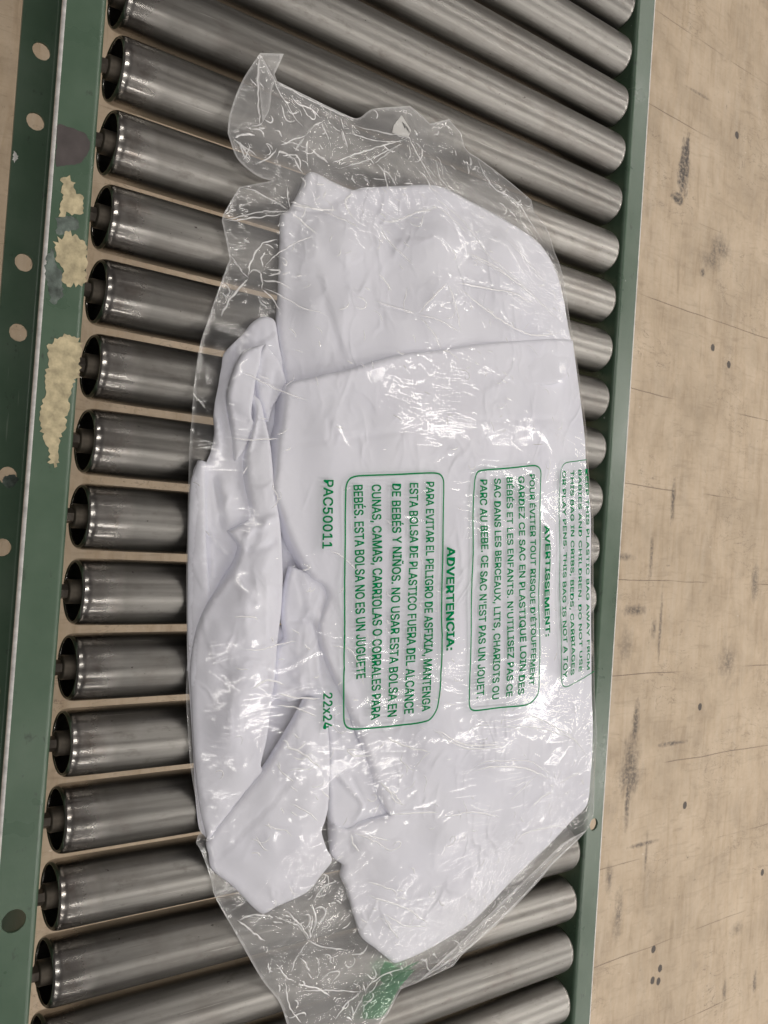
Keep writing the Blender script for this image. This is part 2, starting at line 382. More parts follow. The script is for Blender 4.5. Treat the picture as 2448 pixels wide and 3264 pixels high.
def mat_ink():
    t = NT('green_ink'); b = t.mapping()
    d = t.n('ShaderNodeBsdfDiffuse'); d.inputs[0].default_value = (.0, .23, .075, 1)
    tr = t.n('ShaderNodeBsdfTransparent'); tr.inputs[0].default_value = (.55, .9, .65, 1)
    f = t.ramp(t.noise(b, 260, 3, .6), [(.4, t.g(.0)), (.8, t.g(.18))])
    m = t.n('ShaderNodeMixShader'); t.l(f, m.inputs[0]); t.l(d.outputs[0], m.inputs[1]); t.l(tr.outputs[0], m.inputs[2])
    t.l(m.outputs[0], t.out.inputs[0])
    return t.m
M_floor = mat_floor(); M_green = mat_green(); M_roller = mat_roller(); M_fab = mat_fabric()
M_film = mat_film('clear_poly_film'); M_film2 = mat_film('clear_poly_film_under', .03, .6); M_ink = mat_ink()
M_bare = mat_plain('worn_bare_steel', (.74, .72, .70), .5, .15, .25, 120)
M_dark = mat_plain('dark_primer', (.064, .053, .052), .7, 0, .2, 90)
M_tape = mat_plain('old_masking_tape', (.45, .385, .245), .8, 0, .34, 150, .12)
M_hub = mat_plain('greasy_steel_hub', (.10, .085, .068), .5, .7, .35, 80)
M_axle = mat_plain('dark_axle_steel', (.16, .14, .12), .45, .8, .3, 80)
M_bear = mat_plain('grimy_bearing_plate', (.035, .03, .026), .8, 0, .3, 80)
M_white = mat_plain('white_label_paper', (.82, .81, .78), .6, 0, .03, 60)
M_black = mat_plain('black_label_ink', (.02, .02, .02), .6, 0, .1, 60)

# ------------------------------------------------------------------ floor
o = mesh_obj('floor', [(-6, -7, 0), (9, -7, 0), (9, 7, 0), (-6, 7, 0)], [(0, 1, 2, 3)], M_floor, smooth=False)
o.location = (0, 0, FLOOR); o['kind'] = 'structure'
o['label'] = 'worn beige wooden floor with dark scuffs and nail holes'

# ------------------------------------------------------------------ conveyor
conv = empty('roller_conveyor', 'steel gravity roller conveyor with chipped green rails under the plastic bag', 'conveyor')
Y0, Y1 = 0.62, -1.25
def plate_with_holes(x0, x1, ztop, th, holes, edge_w=0.0, edge_side=1):
    """flat flange with round holes, returned as verts, faces, material index"""
    o = [(x0, Y1), (x1, Y1), (x1, Y0), (x0, Y0)]
    vs = [Vector(p) for p in o]; es = [(0, 1), (1, 2), (2, 3), (3, 0)]
    circ = []
    for hx, hy, hr in holes:
        b = len(vs); n = 40
        for i in range(n): vs.append(Vector((hx+hr*math.cos(2*math.pi*i/n), hy+hr*math.sin(2*math.pi*i/n))))
        es += [(b+i, b+(i+1) % n) for i in range(n)]; circ.append((hx, hy, hr))
    r = delaunay_2d_cdt(vs, es, [], 1, 1e-7)
    V = [(v.x, v.y) for v in r[0]]; fs = []
    for f in r[2]:
        cx = sum(V[i][0] for i in f)/3; cy = sum(V[i][1] for i in f)/3
        if any(math.hypot(cx-a, cy-b) < rr*.98 for a, b, rr in circ): continue
        a, b, c = (V[i] for i in f)
        fs.append(f if (b[0]-a[0])*(c[1]-a[1])-(b[1]-a[1])*(c[0]-a[0]) > 0 else f[::-1])
    n = len(V)
    verts = [(x, y, ztop) for x, y in V]+[(x, y, ztop-th) for x, y in V]
    faces = [tuple(f) for f in fs]+[tuple(i+n for i in f[::-1]) for f in fs]
    cnt = {}
    for f in fs:
        for i in range(len(f)):
            cnt[(f[i], f[(i+1) % len(f)])] = 1
    for (a, b) in list(cnt):
        if (b, a) not in cnt: faces.append((a, a+n, b+n, b))
    return verts, faces
def rail(sx, side, holes_top, holes_bot):
    """C channel; its web stands at x = sx, flanges point to side (-1 left, +1 right)"""
    th = .0028; br = .0045
    V, Fc, fm = [], [], []
    def addm(v, f, mi):
        b = len(V); V.extend(v); Fc.extend([tuple(i+b for i in q) for q in f]); fm.extend([mi]*len(f))
    ew = .0021
    a, b = sx+side*br, sx+side*(FW-ew)
    addm(*plate_with_holes(min(a, b), max(a, b), ZT, th, holes_top), 0)
    # rubbed outer edge of the top flange: bevelled down a little
    e0, e1 = sx+side*(FW-ew), sx+side*FW
    ny = 240; rg = random.Random(3)
    ev = []
    for i in range(ny+1):
        y = Y1+(Y0-Y1)*i/ny; j = rg.uniform(-.0004, .0004)
        ev += [(e0-side*.0001+j*0, y, ZT+.00005), (e1, y, ZT-.0006), (e1, y, ZT-th)]
    ef = []
    for i in range(ny):
        for k in range(2):
            p = i*3+k; q = p+3
            ef.append((p, p+1, q+1, q) if side > 0 else (p, q, q+1, p+1))
    addm(ev, ef, 1)
    a, b = sx+side*br, sx+side*FW
    addm(*plate_with_holes(min(a, b), max(a, b), ZB+th, th, holes_bot), 0)
    # web with two bends (profile swept along the conveyor)
    prof = []
    for i in range(9):
        t = math.pi/2*i/8
        prof.append((br*(1-math.sin(t)), ZT-br*(1-math.cos(t))))
    for i in range(9):
        t = math.pi/2*i/8
        prof.append((br*(1-math.cos(t)), ZB+br*(1-math.sin(t))))
    inner = [(max(x, 0)+0, z) for x, z in prof]
    outp = []
    for i in range(9):
        t = math.pi/2*i/8; rr = br-th
        outp.append((br-rr*math.sin(t), ZT-br+rr*math.cos(t)))
    for i in range(9):
        t = math.pi/2*i/8; rr = br-th
        outp.append((br-rr*math.cos(t), ZB+br-rr*math.sin(t)))
    for P, fl in ((inner, 1), (outp, -1)):
        v = []; f = []; n = len(P); m = 40
        for i in range(m+1):
            y = Y1+(Y0-Y1)*i/m
            v += [(sx+side*x, y, z) for x, z in P]
        for i in range(m):
            for k in range(n-1):
                p = i*n+k; q = p+n
                f.append((p, p+1, q+1, q) if fl*side < 0 else (p, q, q+1, p+1))
        addm(v, f, 0)
    ob = mesh_obj('side_rail', V, Fc, None, conv, mats=[M_green, M_bare], fmat=fm)
    # flat faces stay crisp
    ob.data.polygons.foreach_set('use_smooth', np.array([abs(p.normal.z) < .98 and abs(p.normal.x) < .999 for p in ob.data.polygons]))
    return ob
def at(px, py, z): 
    q = unp(px, py, z); return (q[0], q[1])
k_ = 1.4756
hb = [at(x*k_, y*k_, ZB+.0028)+(.0072,) for x, y in ((90, 110), (77, 262), (52, 567), (40, 718))]
dy = hb[0][1]-hb[1][1]
ycol = [hb[0][1]+2*dy, hb[0][1]+4*dy, hb[0][1]+5*dy]
hx = sum(h[0] for h in hb)/len(hb)
hb += [(hx, y, .0072) for y in ycol]+[(hx, hb[3][1]-k*dy, .0072) for k in (2, 3, 5, 6)]
ht = at(30*k_, 1990*k_, ZT)
xl = -GAPL-FW*.5
hbx = [(min(max(h[0], -GAPL-FW+.011), -GAPL-.013), h[1], h[2]) for h in hb]
rail_l = rail(-GAPL, -1, [(ht[0], ht[1], .0082)], hbx)
hr_ = at(1893, 2628, ZT)
rail_r = rail(L+GAPR, 1, [(hr_[0], hr_[1], .0068)], [(L+GAPR+FW*.5, y, .0068) for y in (.3, 0, -.9)])
rail_l['label'] = 'left rail with peeling tape and chipped paint'
rail_r['label'] = 'right rail beside the open floor'

def decal(name, pts, z, mat, parent, th=.00025, jag=.0009, step=.0018, seed=1, bumpy=.0003):
    P = np.array([unp(x, y, z) for x, y in pts]); P[:, 2] = 0
    o = smooth_poly(P, step, .2)
    rg = np.random.default_rng(seed)
    d = np.roll(o, -1, 0)-np.roll(o, 1, 0); nn = np.stack([d[:, 1], -d[:, 0]], 1); nn /= np.linalg.norm(nn, axis=1)[:, None]+1e-9
    o[:, :2] += nn*(rg.normal(0, 1, len(o))*jag)[:, None]
    V, Fc = cdt_fill(o, step, seed)
    n = len(V)
    dd, _, _ = segdist(V[:, 0], V[:, 1], o)
    zt = z+th+np.where(dd > 1e-6, bumpy*(perlin(V[:, 0]/.006, V[:, 1]/.006, seed)*.5+.5), 0)
    verts = [(x, y, q) for (x, y), q in zip(V, zt)]+[(x, y, z+.00003) for x, y in V]
    faces = list(Fc); cnt = {}
    for f in Fc:
        for i in range(3): cnt[(f[i], f[(i+1) % 3])] = 1
    for (a, b) in list(cnt):
        if (b, a) not in cnt: faces.append((a, a+n, b+n, b))
    return mesh_obj(name, verts, faces, mat, parent, smooth=False)
q1 = win(200, 0, 2.764); q2 = win(150, 800, 2.764); qa = win(0, 0, 3.318); qb = win(0, 0, 1.3554); qc = win(0, 1088, 1.3554)
decal('tape_residue', qb((262, 768), (300, 770), (325, 790), (318, 810), (332, 835), (355, 845), (360, 880), (355, 930), (300, 925), (258, 930), (255, 880), (270, 860)), ZT, M_tape, rail_l, th=.00022, bumpy=.00007, seed=2)
decal('tape_residue', qb((245, 1040), (275, 1030), (285, 1000), (325, 1010), (345, 1040), (365, 1045), (378, 1080), (372, 1200), (358, 1240), (320, 1225), (290, 1240), (270, 1210), (268, 1160), (245, 1130), (240, 1080)), ZT, M_tape, rail_l, th=.00022, bumpy=.00007, seed=3)
decal('tape_residue', qc((205, 20), (240, -5), (300, -30), (340, -10), (350, 10), (338, 150), (320, 165), (315, 205), (300, 230), (298, 280), (290, 320), (280, 380), (262, 410), (250, 530), (235, 540), (210, 520), (212, 450), (180, 410), (178, 340), (182, 250), (200, 220), (190, 180), (208, 90)), ZT, M_tape, rail_l, th=.00022, bumpy=.00007, seed=4)
decal('bare_patch', qa((612, 1325), (660, 1320), (760, 1355), (860, 1390), (930, 1450), (950, 1540), (925, 1620), (880, 1690), (840, 1730), (700, 1745), (600, 1765), (588, 1700), (600, 1500)), ZT, M_dark, rail_l, th=.0001, jag=.0003, seed=5, bumpy=0)
M_chip = mat_plain('chipped_grey_paint', (.095, .12, .105), .4, .1, .6, 130, .3)
decal('paint_chip', qb((205, 1090), (235, 1085), (248, 1150), (270, 1190), (275, 1260), (250, 1300), (220, 1310), (205, 1240), (195, 1160)), ZT, M_chip, rail_l, th=.00012, jag=.0008, seed=6)
decal('paint_chip', qb((255, 940), (330, 940), (345, 985), (300, 1000), (245, 1010)), ZT, M_chip, rail_l, th=.00012, jag=.0008, seed=7)
decal('paint_chip', qb((60, 655), (72, 670), (75, 690), (62, 705), (54, 690)), ZB+.0028, M_bare, rail_l, th=.0001, jag=.0005, step=.001, seed=8)
decal('paint_chip', qc((15, 590), (50, 575), (85, 590), (70, 615), (40, 635), (18, 620)), ZB+.0028, M_chip, rail_l, th=.0001, jag=.0004, step=.001, seed=9)

def lathe(prof, n=64, close=False):
    V = []; Fc = []
    for x, r in prof:
        for i in range(n):
            a = 2*math.pi*i/n; V.append((x, r*math.cos(a), r*math.sin(a)))
    for k in range(len(prof)-1):
        for i in range(n):
            a, b = k*n+i, k*n+(i+1) % n
            Fc.append((a, a+n, b+n, b))
    return V, Fc
def roller_profile():
    p = [(.016, R*.90), (.0035, R*.88), (.0012, R*.855), (.0, R*.885), (.0003, R*.92)]
    for i in range(1, 9):
        t = math.pi/2*i/8; p.append((.0008+.0062*(1-math.cos(t)), R*.93+R*.07*math.sin(t)))
    p += [(.0090, R*.9985), (.0115, R*1.0)]
    body = [(x, R) for x in np.linspace(.02, L-.02, 8)]
    q = [(L-x, r) for x, r in p[::-1]]
    return p+body+q
rv, rf = lathe(roller_profile(), 80)
hubv, hubf = lathe([(-.0045, .0052), (-.0045, .0084), (-.0035, .0090), (.0118, .0090)], 40)
axv, axf = lathe([(-GAPL-.0028, 0.0), (-GAPL-.0028, .0056), (.013, .0056)], 6)
bev, bef = lathe([(.0125, .0005), (.0125, R*.9)], 48)
def flipx(v, f): return [(L-x, y, z) for x, y, z in v], [q[::-1] for q in f]
N0, N1 = -8, 19
first = None
for k in range(N0, N1):
    y = -k*S
    if first is None:
        first = []
        ro = mesh_obj('roller', rv, rf, M_roller, conv); first.append(ro)
        for nm, v, f, m in (('hub', hubv, hubf, M_hub), ('axle', axv, axf, M_axle), ('bearing', bev, bef, M_bear)):
            first.append(mesh_obj(nm, v, f, m, ro, smooth=(nm != 'axle')))
            v2, f2 = flipx(v, f)
            first.append(mesh_obj(nm, v2, f2, m, ro, smooth=(nm != 'axle')))
        ro.location = (0, y, 0)
    else:
        r2 = first[0].copy(); col.objects.link(r2); r2.parent = conv; r2.location = (0, y, 0)
        for c0 in first[1:]:
            c2 = c0.copy(); col.objects.link(c2); c2.parent = r2
rg = random.Random(11)
for o in conv.children:
    if o.name.startswith('roller'): o.rotation_euler = (rg.uniform(0, 6.28), 0, 0)

# ------------------------------------------------------------------ folded garment
MM = .001
class Panel:
    """one folded layer of cloth: outline (px, py, z mm), inner heights, creases"""
    def __init__(s, outline, inner=(), creases=(), edge=1.7, skirt=8.0, noise=(.6, 45), seed=1, step=.0026, sharp=.3, lift=0, crumple=.5):
        s.crumple = crumple
        if lift: outline = [(p[0], p[1], p[2]+lift*min(1, max(0, (1500-p[0])/300))*min(1, max(0, (2700-p[1])/300))) for p in outline]
        zs = [p[2]*MM for p in outline]
        P = np.array([unp(p[0], p[1], z) for p, z in zip(outline, zs)])
        s.o = smooth_poly(P, step, sharp); s.step = step; s.skirt = skirt*MM; s.edge = edge*MM; s.noise = noise; s.seed = seed
        ctl = [tuple(p) for p in s.o[::max(1, len(s.o)//70)]]
        for p in inner: q = unp(p[0], p[1], p[2]*MM); ctl.append(tuple(q))
        s.c = np.array(ctl); n = len(s.c)
        s.cw = np.array([1.0]*(n-len(inner))+[2.5]*len(inner))
        s.cr = []
        for pts, depth, width, kind in creases:
            L_ = [unp(p[0], p[1], (p[2] if len(p) > 2 else 45)*MM) for p in pts]
            s.cr.append((smooth_poly(np.array(L_), .004, -1, False), depth*MM, width*MM, kind))
    def z(s, x, y, edge=True):
        wt = s.cw[None]/((x[:, None]-s.c[None, :, 0])**2+(y[:, None]-s.c[None, :, 1])**2+.011**2)**1.6
        z = (wt@s.c[:, 2])/wt.sum(1)
        d, _, _ = segdist(x, y, s.o)
        we = 1/((x[:, None]-s.o[None, ::2, 0])**2+(y[:, None]-s.o[None, ::2, 1])**2+.004**2)**2
        k = np.exp(-d/.007); z = z*(1-k)+k*(we@s.o[::2, 2])/we.sum(1)
        for pts, dep, wid, kind in s.cr:
            e, sg, t = segdist(x, y, pts, False)
            taper = np.clip(np.minimum(t, 1-t)*6, 0, 1) if kind != 'full' else 1
            if kind == 'step':       # one side lies over the other
                z += dep*.5*np.exp(-e/(wid*5))*np.tanh(sg*e/wid*1.5)*taper
            else:
                z += dep*np.exp(-(e/wid)**2)*taper
        a, sc_ = s.noise
        q = np.clip(d/.02, 0, 1)
        z += q*a*MM*(perlin(x/(sc_*MM), y/(sc_*MM*1.3), s.seed)+.45*perlin(x/(sc_*MM*.45), y/(sc_*MM*.6), s.seed+3))
        for i_, (l_, w_) in enumerate(((.055, .07), (.03, .09))):   # sharp little creases
            gate = np.clip(perlin(x/.05, y/.05, s.seed+11+i_)*2.2, 0, 1)
            z += q*s.crumple*MM*gate*(1.3 if i_ == 0 else .8)*np.exp(-(perlin(x/l_, y/(l_*1.6), s.seed+7+i_)/w_)**2)
        if edge:
            r = s.edge; dd = np.clip(d, 0, r)
            z += -(r-np.sqrt(np.maximum(r*r-(r-dd)**2, 0)))*.8
        return z
    def build(s, name, parent):
        V, Fc = cdt_fill(s.o, s.step, s.seed)
        z = s.z(V[:, 0], V[:, 1])
        n = len(V); verts = [(x, y, q) for (x, y), q in zip(V, z)]; faces = list(Fc)
        cnt = {}
        for f in Fc:
            for i in range(3): cnt[(f[i], f[(i+1) % 3])] = 1
        be = [(a, b) for (a, b) in cnt if (b, a) not in cnt]
        # rolled-under hem
        ids = {}
        nrm = {}
        for a, b in be:
            d = V[b]-V[a]; nn = np.array([d[1], -d[0]])
            for i in (a, b): nrm[i] = nrm.get(i, 0)+nn
        for i, nn in nrm.items():
            nn = nn/(np.linalg.norm(nn)+1e-9); base = z[i]; ids[i] = []
            low = max(base-s.skirt, R+.0006)
            for k, (off, f) in enumerate(((.0004, .25), (.0002, .6), (-.002, 1.0))):
                p = V[i]+nn*off; ids[i].append(len(verts)); verts.append((p[0], p[1], base+(low-base)*f))
        for a, b in be:
            ra = [a]+ids[a]; rb = [b]+ids[b]
            for k in range(3): faces.append((ra[k], ra[k+1], rb[k+1], rb[k]))
        return mesh_obj(name, verts, faces, M_fab, parent)

right_edge = R7((360, 0, 43), (405, 400, 43), (425, 800, 44), (470, 1250, 44), (470, 1900, 44))+F((1528, 0, 44), (1536, 300, 43), (1520, 600, 42), (1495, 790, 40), (1400, 890, 37), (1230, 1070, 35), (1000, 1290, 34), (860, 1440, 34), (700, 1600, 33), (500, 1730, 32), (320, 1825, 31), (180, 1880, 31))
P1 = Panel(A((870, 130, 35), (1060, 215, 35), (1240, 288, 36), (1330, 268, 36), (1659, 252, 37))+B((200, 690, 38), (470, 690, 39), (700, 800, 40), (1000, 960, 42), (1230, 1120, 41), (1345, 1290, 41), (1410, 1500, 41), (1455, 1750, 42), (1490, 2000, 43))+[(1780, 1220, 52), (1500, 1240, 53), (1200, 1280, 52), (960, 1300, 49)]
           +A((655, 1990, 42), (640, 1900, 39), (612, 1700, 36), (582, 1450, 34), (590, 1300, 33), (600, 1000, 32), (610, 680, 32), (615, 510, 32), (690, 460, 33), (745, 370, 34), (800, 260, 34)),
           inner=[(1020, 800, 44), (1020, 1000, 46), (1100, 800, 49), (1100, 1000, 51), (1400, 800, 54), (1400, 1000, 56), (1600, 1000, 54), (1300, 1150, 55), (1600, 800, 50)],
           creases=[(A((960, 900, 52), (1000, 1030, 52), (1060, 1300, 53), (1150, 1600, 54), (1250, 1860, 55)), 1.8, 1.7, 'step'),
                    (A((740, 360, 42), (860, 420, 45), (980, 440, 47), (1240, 300, 44)), -1.6, 3.2, 'valley'),
                    (A((980, 440, 47), (1300, 600, 50), (1560, 900, 54)), 1.0, 5, 'ridge'),
                    (B((330, 1660, 54), (540, 1400, 55), (900, 1480, 53), (1300, 1750, 48)), .9, 6, 'ridge')], noise=(.9, 55), seed=3, skirt=8, lift=0, crumple=.35)
P2 = Panel(A((655, 2025, 47), (720, 1983, 50), (980, 1925, 53), (1250, 1863, 56), (1659, 1742, 58))+B((500, 1932, 58), (860, 1880, 57), (1200, 1855, 51), (1395, 1850, 46), (1490, 1858, 43))+right_edge
           +Ew((1600, 2060, 30), (1480, 1960, 30), (1370, 1870, 31), (1330, 1750, 32), (1260, 1500, 34), (1220, 1410, 34), (1235, 1330, 34), (1165, 1270, 36), (1150, 1150, 38), (1160, 1020, 40), (1270, 1058, 42), (1360, 1012, 44), (1480, 980, 46), (1592, 950, 49), (1520, 830, 49), (1430, 520, 49), (1340, 300, 49), (1250, 80, 49))
           +D((1400, 1900, 49), (1300, 1680, 48), (1235, 1450, 47), (1240, 1300, 47), (1310, 1120, 48), (1270, 1010, 48), (1160, 940, 47), (1020, 700, 46), (960, 560, 46), (850, 250, 46), (825, 150, 46), (838, 60, 46))
           +Cw((1240, 2100, 46), (1265, 1800, 46), (1310, 1600, 46), (1335, 1300, 46)),
           inner=[(1100, 1400, 57), (1300, 1400, 62), (1500, 1400, 64), (1700, 1400, 58), (1100, 1700, 55), (1300, 1750, 62), (1500, 1750, 65), (1700, 1750, 60), (1250, 2000, 58), (1450, 2050, 64), (1650, 2050, 62),
                  (1780, 2100, 55), (1400, 2350, 61), (1600, 2350, 60), (1780, 2350, 52), (1250, 2500, 52), (1450, 2600, 53), (1650, 2600, 48), (1300, 2750, 46), (1450, 2800, 43), (1250, 2900, 38)],
           creases=[(D((1275, 930, 52), (1390, 1200, 53), (1440, 1500, 54), (1525, 1670, 55), (1600, 1950, 55)), 2.0, .8, 'step'), (Ew((1270, 1070, 43), (1330, 1190, 46), (1345, 1260, 47)), 2.4, .8, 'step'), ([(905, 1417, 52), (1150, 1392, 58), (1450, 1345, 62), (1830, 1335, 50)], -1.1, 2.6, 'valley'),
                    ([(1060, 1400, 58), (1045, 1330, 56)], -.8, 3, 'valley'),
                    (Ew((1160, 1330, 40), (1300, 1200, 48), (1350, 1260, 49)), -2.5, 7, 'valley'),
                    (Ew((1270, 1060, 42), (1420, 1180, 50), (1659, 1330, 54)), 1.2, 6, 'ridge'),
                    (F((200, 260, 60), (500, 330, 62), (900, 380, 60)), .8, 8, 'ridge'),
                    (D((1540, 1700, 55), (1600, 1950, 56), (1640, 2200, 56)), -.9, 4, 'valley')], noise=(.9, 70), seed=5, skirt=20, lift=2, crumple=.35)
SL = Panel(Cw((1060, 240, 33), (1200, 290, 34), (1255, 600, 35), (1325, 900, 36), (1335, 1100, 36), (1180, 1400, 36), (1110, 1600, 36))
           +D((810, 0, 36), (825, 180, 36), (870, 450, 36), (885, 750, 36), (890, 1000, 36), (875, 1250, 36), (845, 1500, 36), (830, 1700, 35), (805, 2000, 35))
           +Ew((680, 0, 34), (640, 350, 34), (590, 570, 33), (400, 880, 30), (205, 1130, 28), (140, 1050, 27), (110, 800, 27), (95, 500, 27), (72, 100, 28))
           +D((62, 1700, 28), (62, 1200, 29), (68, 700, 29), (90, 250, 29), (112, 0, 28))+Cw((235, 2090, 27), (330, 2110, 28), (395, 1950, 29), (432, 1750, 30), (428, 1500, 30), (485, 1200, 30), (535, 900, 30), (570, 700, 30), (820, 450, 31), (920, 320, 32)),
           inner=[(800, 1150, 38), (760, 1400, 38), (720, 1600, 38), (680, 1900, 36), (680, 2200, 36)],
           creases=[(Cw((700, 620, 36), (600, 900, 36), (560, 1250, 35), (580, 1600, 35), (600, 2000, 35)), 3.2, .8, 'step'), (Cw((520, 1050, 34), (470, 1400, 33), (480, 1750, 33), (540, 2150, 34)), -2.6, .7, 'step'), (D((330, 30, 36), (345, 260, 36), (400, 540, 37), (440, 640, 37)), 3.0, .8, 'step'), (D((250, 120, 35), (258, 420, 35), (300, 640, 35), (270, 900, 34)), -2.4, .7, 'step'), (Cw((1220, 420, 36), (1120, 520, 36), (980, 600, 36)), 2.0, .8, 'step'), (Cw((820, 450, 34), (700, 760, 36), (520, 1200, 34), (440, 1600, 32)), -3.4, 2.6, 'valley'),
                    (Cw((560, 1000, 34), (480, 1500, 34), (520, 2000, 34)), 2.6, 2.4, 'ridge'),
                    (D((240, 540, 34), (400, 730, 36), (460, 760, 37)), 3.0, 2.2, 'ridge'), (D((420, 200, 37), (360, 330, 37), (350, 420, 37)), 1.6, 2.2, 'ridge'),
                    (D((320, 0, 36), (330, 250, 36), (390, 520, 37)), -3.0, 2.8, 'valley'), (D((300, 760, 35), (260, 950, 34)), 2.4, 2.4, 'ridge')], noise=(1.6, 28), seed=8, skirt=12, crumple=1.5, step=.002)
ST = Panel(Cw((235, 2085, 33), (312, 2115, 34))+D((212, 100, 35), (216, 400, 36), (222, 650, 36), (245, 1000, 36), (262, 1150, 36), (180, 1340, 34), (110, 1600, 31), (80, 1800, 29), (66, 1400, 30), (66, 1000, 30), (78, 400, 31), (100, 100, 32)),
           inner=[tuple(D((150, 300, 40))[0]), tuple(D((150, 700, 40))[0]), tuple(D((150, 1100, 39))[0])],
           creases=[(D((80, 312, 36), (150, 305, 39), (215, 322, 37)), -.9, 1.0, 'full'), (D((80, 290, 36), (150, 283, 39), (215, 300, 37)), .5, 2.0, 'full')], noise=(.4, 40), seed=9, skirt=7)
RB = Panel(Cw((1085, 588, 46), (1030, 660, 46), (1005, 850, 45), (960, 1000, 44), (925, 1240, 44), (893, 1480, 43), (905, 1540, 43), (930, 1610, 42), (880, 1760, 41), (800, 1960, 40), (700, 2080, 38), (680, 1900, 38), (655, 1600, 39), (635, 1400, 40), (615, 1250, 41), (640, 1120, 42), (690, 950, 43), (760, 780, 44), (850, 670, 45), (1010, 610, 46)),
           inner=[tuple(Cw((820, 950, 47))[0]), tuple(Cw((780, 1250, 46))[0]), tuple(Cw((780, 1500, 44))[0])],
           creases=[(Cw((650, 1300, 45), (750, 1500, 44), (900, 1570, 43)), -1.4, 3, 'valley')], noise=(.8, 30), seed=10, skirt=9, edge=1.0, step=.0018)
RB2 = Panel(Cw((1085, 590, 47), (1150, 680, 47), (1245, 800, 46), (1325, 1000, 44), (1335, 1120, 42), (1180, 1370, 40), (1110, 1600, 38), (1075, 1480, 39), (1035, 1340, 40), (1005, 1290, 40), (975, 950, 42), (1000, 850, 44), (1030, 690, 46)),
            inner=[tuple(Cw((1130, 900, 47))[0]), tuple(Cw((1120, 1150, 44))[0])],
            creases=[(Cw((1210, 900, 45), (1190, 1150, 43), (1130, 1450, 40)), -1.5, 2.6, 'valley'), (Cw((1060, 700, 47), (1040, 900, 46), (1020, 1150, 44)), -1.2, 2.5, 'valley')], noise=(.7, 25), seed=11, skirt=9, edge=1.0, step=.0018)
SV = Panel(Cw((930, 1235, 42), (1020, 1330, 43), (1070, 1550, 44), (1130, 1800, 45), (1165, 2100, 46))+D((825, 180, 46), (868, 450, 46), (888, 750, 46), (893, 1000, 46), (878, 1250, 46), (848, 1500, 46), (833, 1700, 45), (808, 2000, 44))
           +Ew((688, 0, 43), (648, 350, 42), (600, 570, 41), (622, 618, 40), (560, 690, 38), (400, 880, 35), (205, 1130, 31), (150, 900, 30), (115, 600, 30), (95, 300, 30), (85, 50, 31))
           +D((93, 1800, 32), (110, 1600, 34), (150, 1400, 36), (250, 1180, 40), (470, 870, 44), (540, 690, 44), (515, 630, 44), (440, 540, 43), (520, 500, 44), (640, 430, 44), (650, 380, 44), (610, 200, 43), (585, 0, 42))+Cw((840, 2050, 42), (900, 1750, 42), (940, 1600, 42), (960, 1450, 42), (925, 1300, 42)),
           inner=[tuple(Cw((1040, 1800, 48))[0])]+D((720, 200, 50), (780, 500, 51), (740, 800, 52), (700, 1100, 54), (550, 1200, 52), (650, 1450, 54), (400, 1500, 49), (600, 1800, 52), (300, 1800, 44), (500, 2100, 49))+Ew((400, 300, 46), (250, 600, 38), (450, 600, 44), (300, 850, 37)),
           creases=[(Cw((1000, 1420, 46), (985, 1700, 48), (900, 2000, 47)), -2.2, .7, 'step'), (D((640, 430, 48), (600, 520, 49), (545, 640, 47)), 2.6, .7, 'step'), (D((700, 520, 50), (690, 640, 51), (600, 760, 50)), 1.8, .8, 'step'), (D((760, 880, 52), (775, 1200, 53), (770, 1600, 52)), -1.4, .7, 'step'), (Cw((985, 1330, 46), (960, 1700, 47), (850, 2000, 46)), 1.8, 2.2, 'ridge'), (Cw((1050, 1600, 46), (1000, 1900, 47)), -1.0, 3, 'valley'),
                    (D((700, 530, 50), (760, 430, 50), (860, 410, 48)), 2.6, 2.2, 'ridge'), (D((540, 600, 46), (640, 500, 48), (780, 480, 49)), 2.6, 2.2, 'ridge'), (D((560, 680, 46), (700, 690, 50), (860, 600, 48)), -2.2, 3, 'valley'),
                    (D((480, 900, 47), (560, 1050, 50), (700, 1200, 53)), 2.0, 3.2, 'ridge'), (D((330, 1330, 46), (560, 1280, 51), (760, 1420, 52)), -1.0, 6, 'valley'),
                    (D((760, 900, 52), (780, 1300, 53), (760, 1700, 52)), .9, 5, 'ridge'), (D((420, 1350, 48), (390, 1800, 46), (420, 2200, 46)), -1.6, 9, 'valley')], noise=(1.0, 40), seed=12, skirt=14, crumple=1.3, step=.0022, edge=1.3)
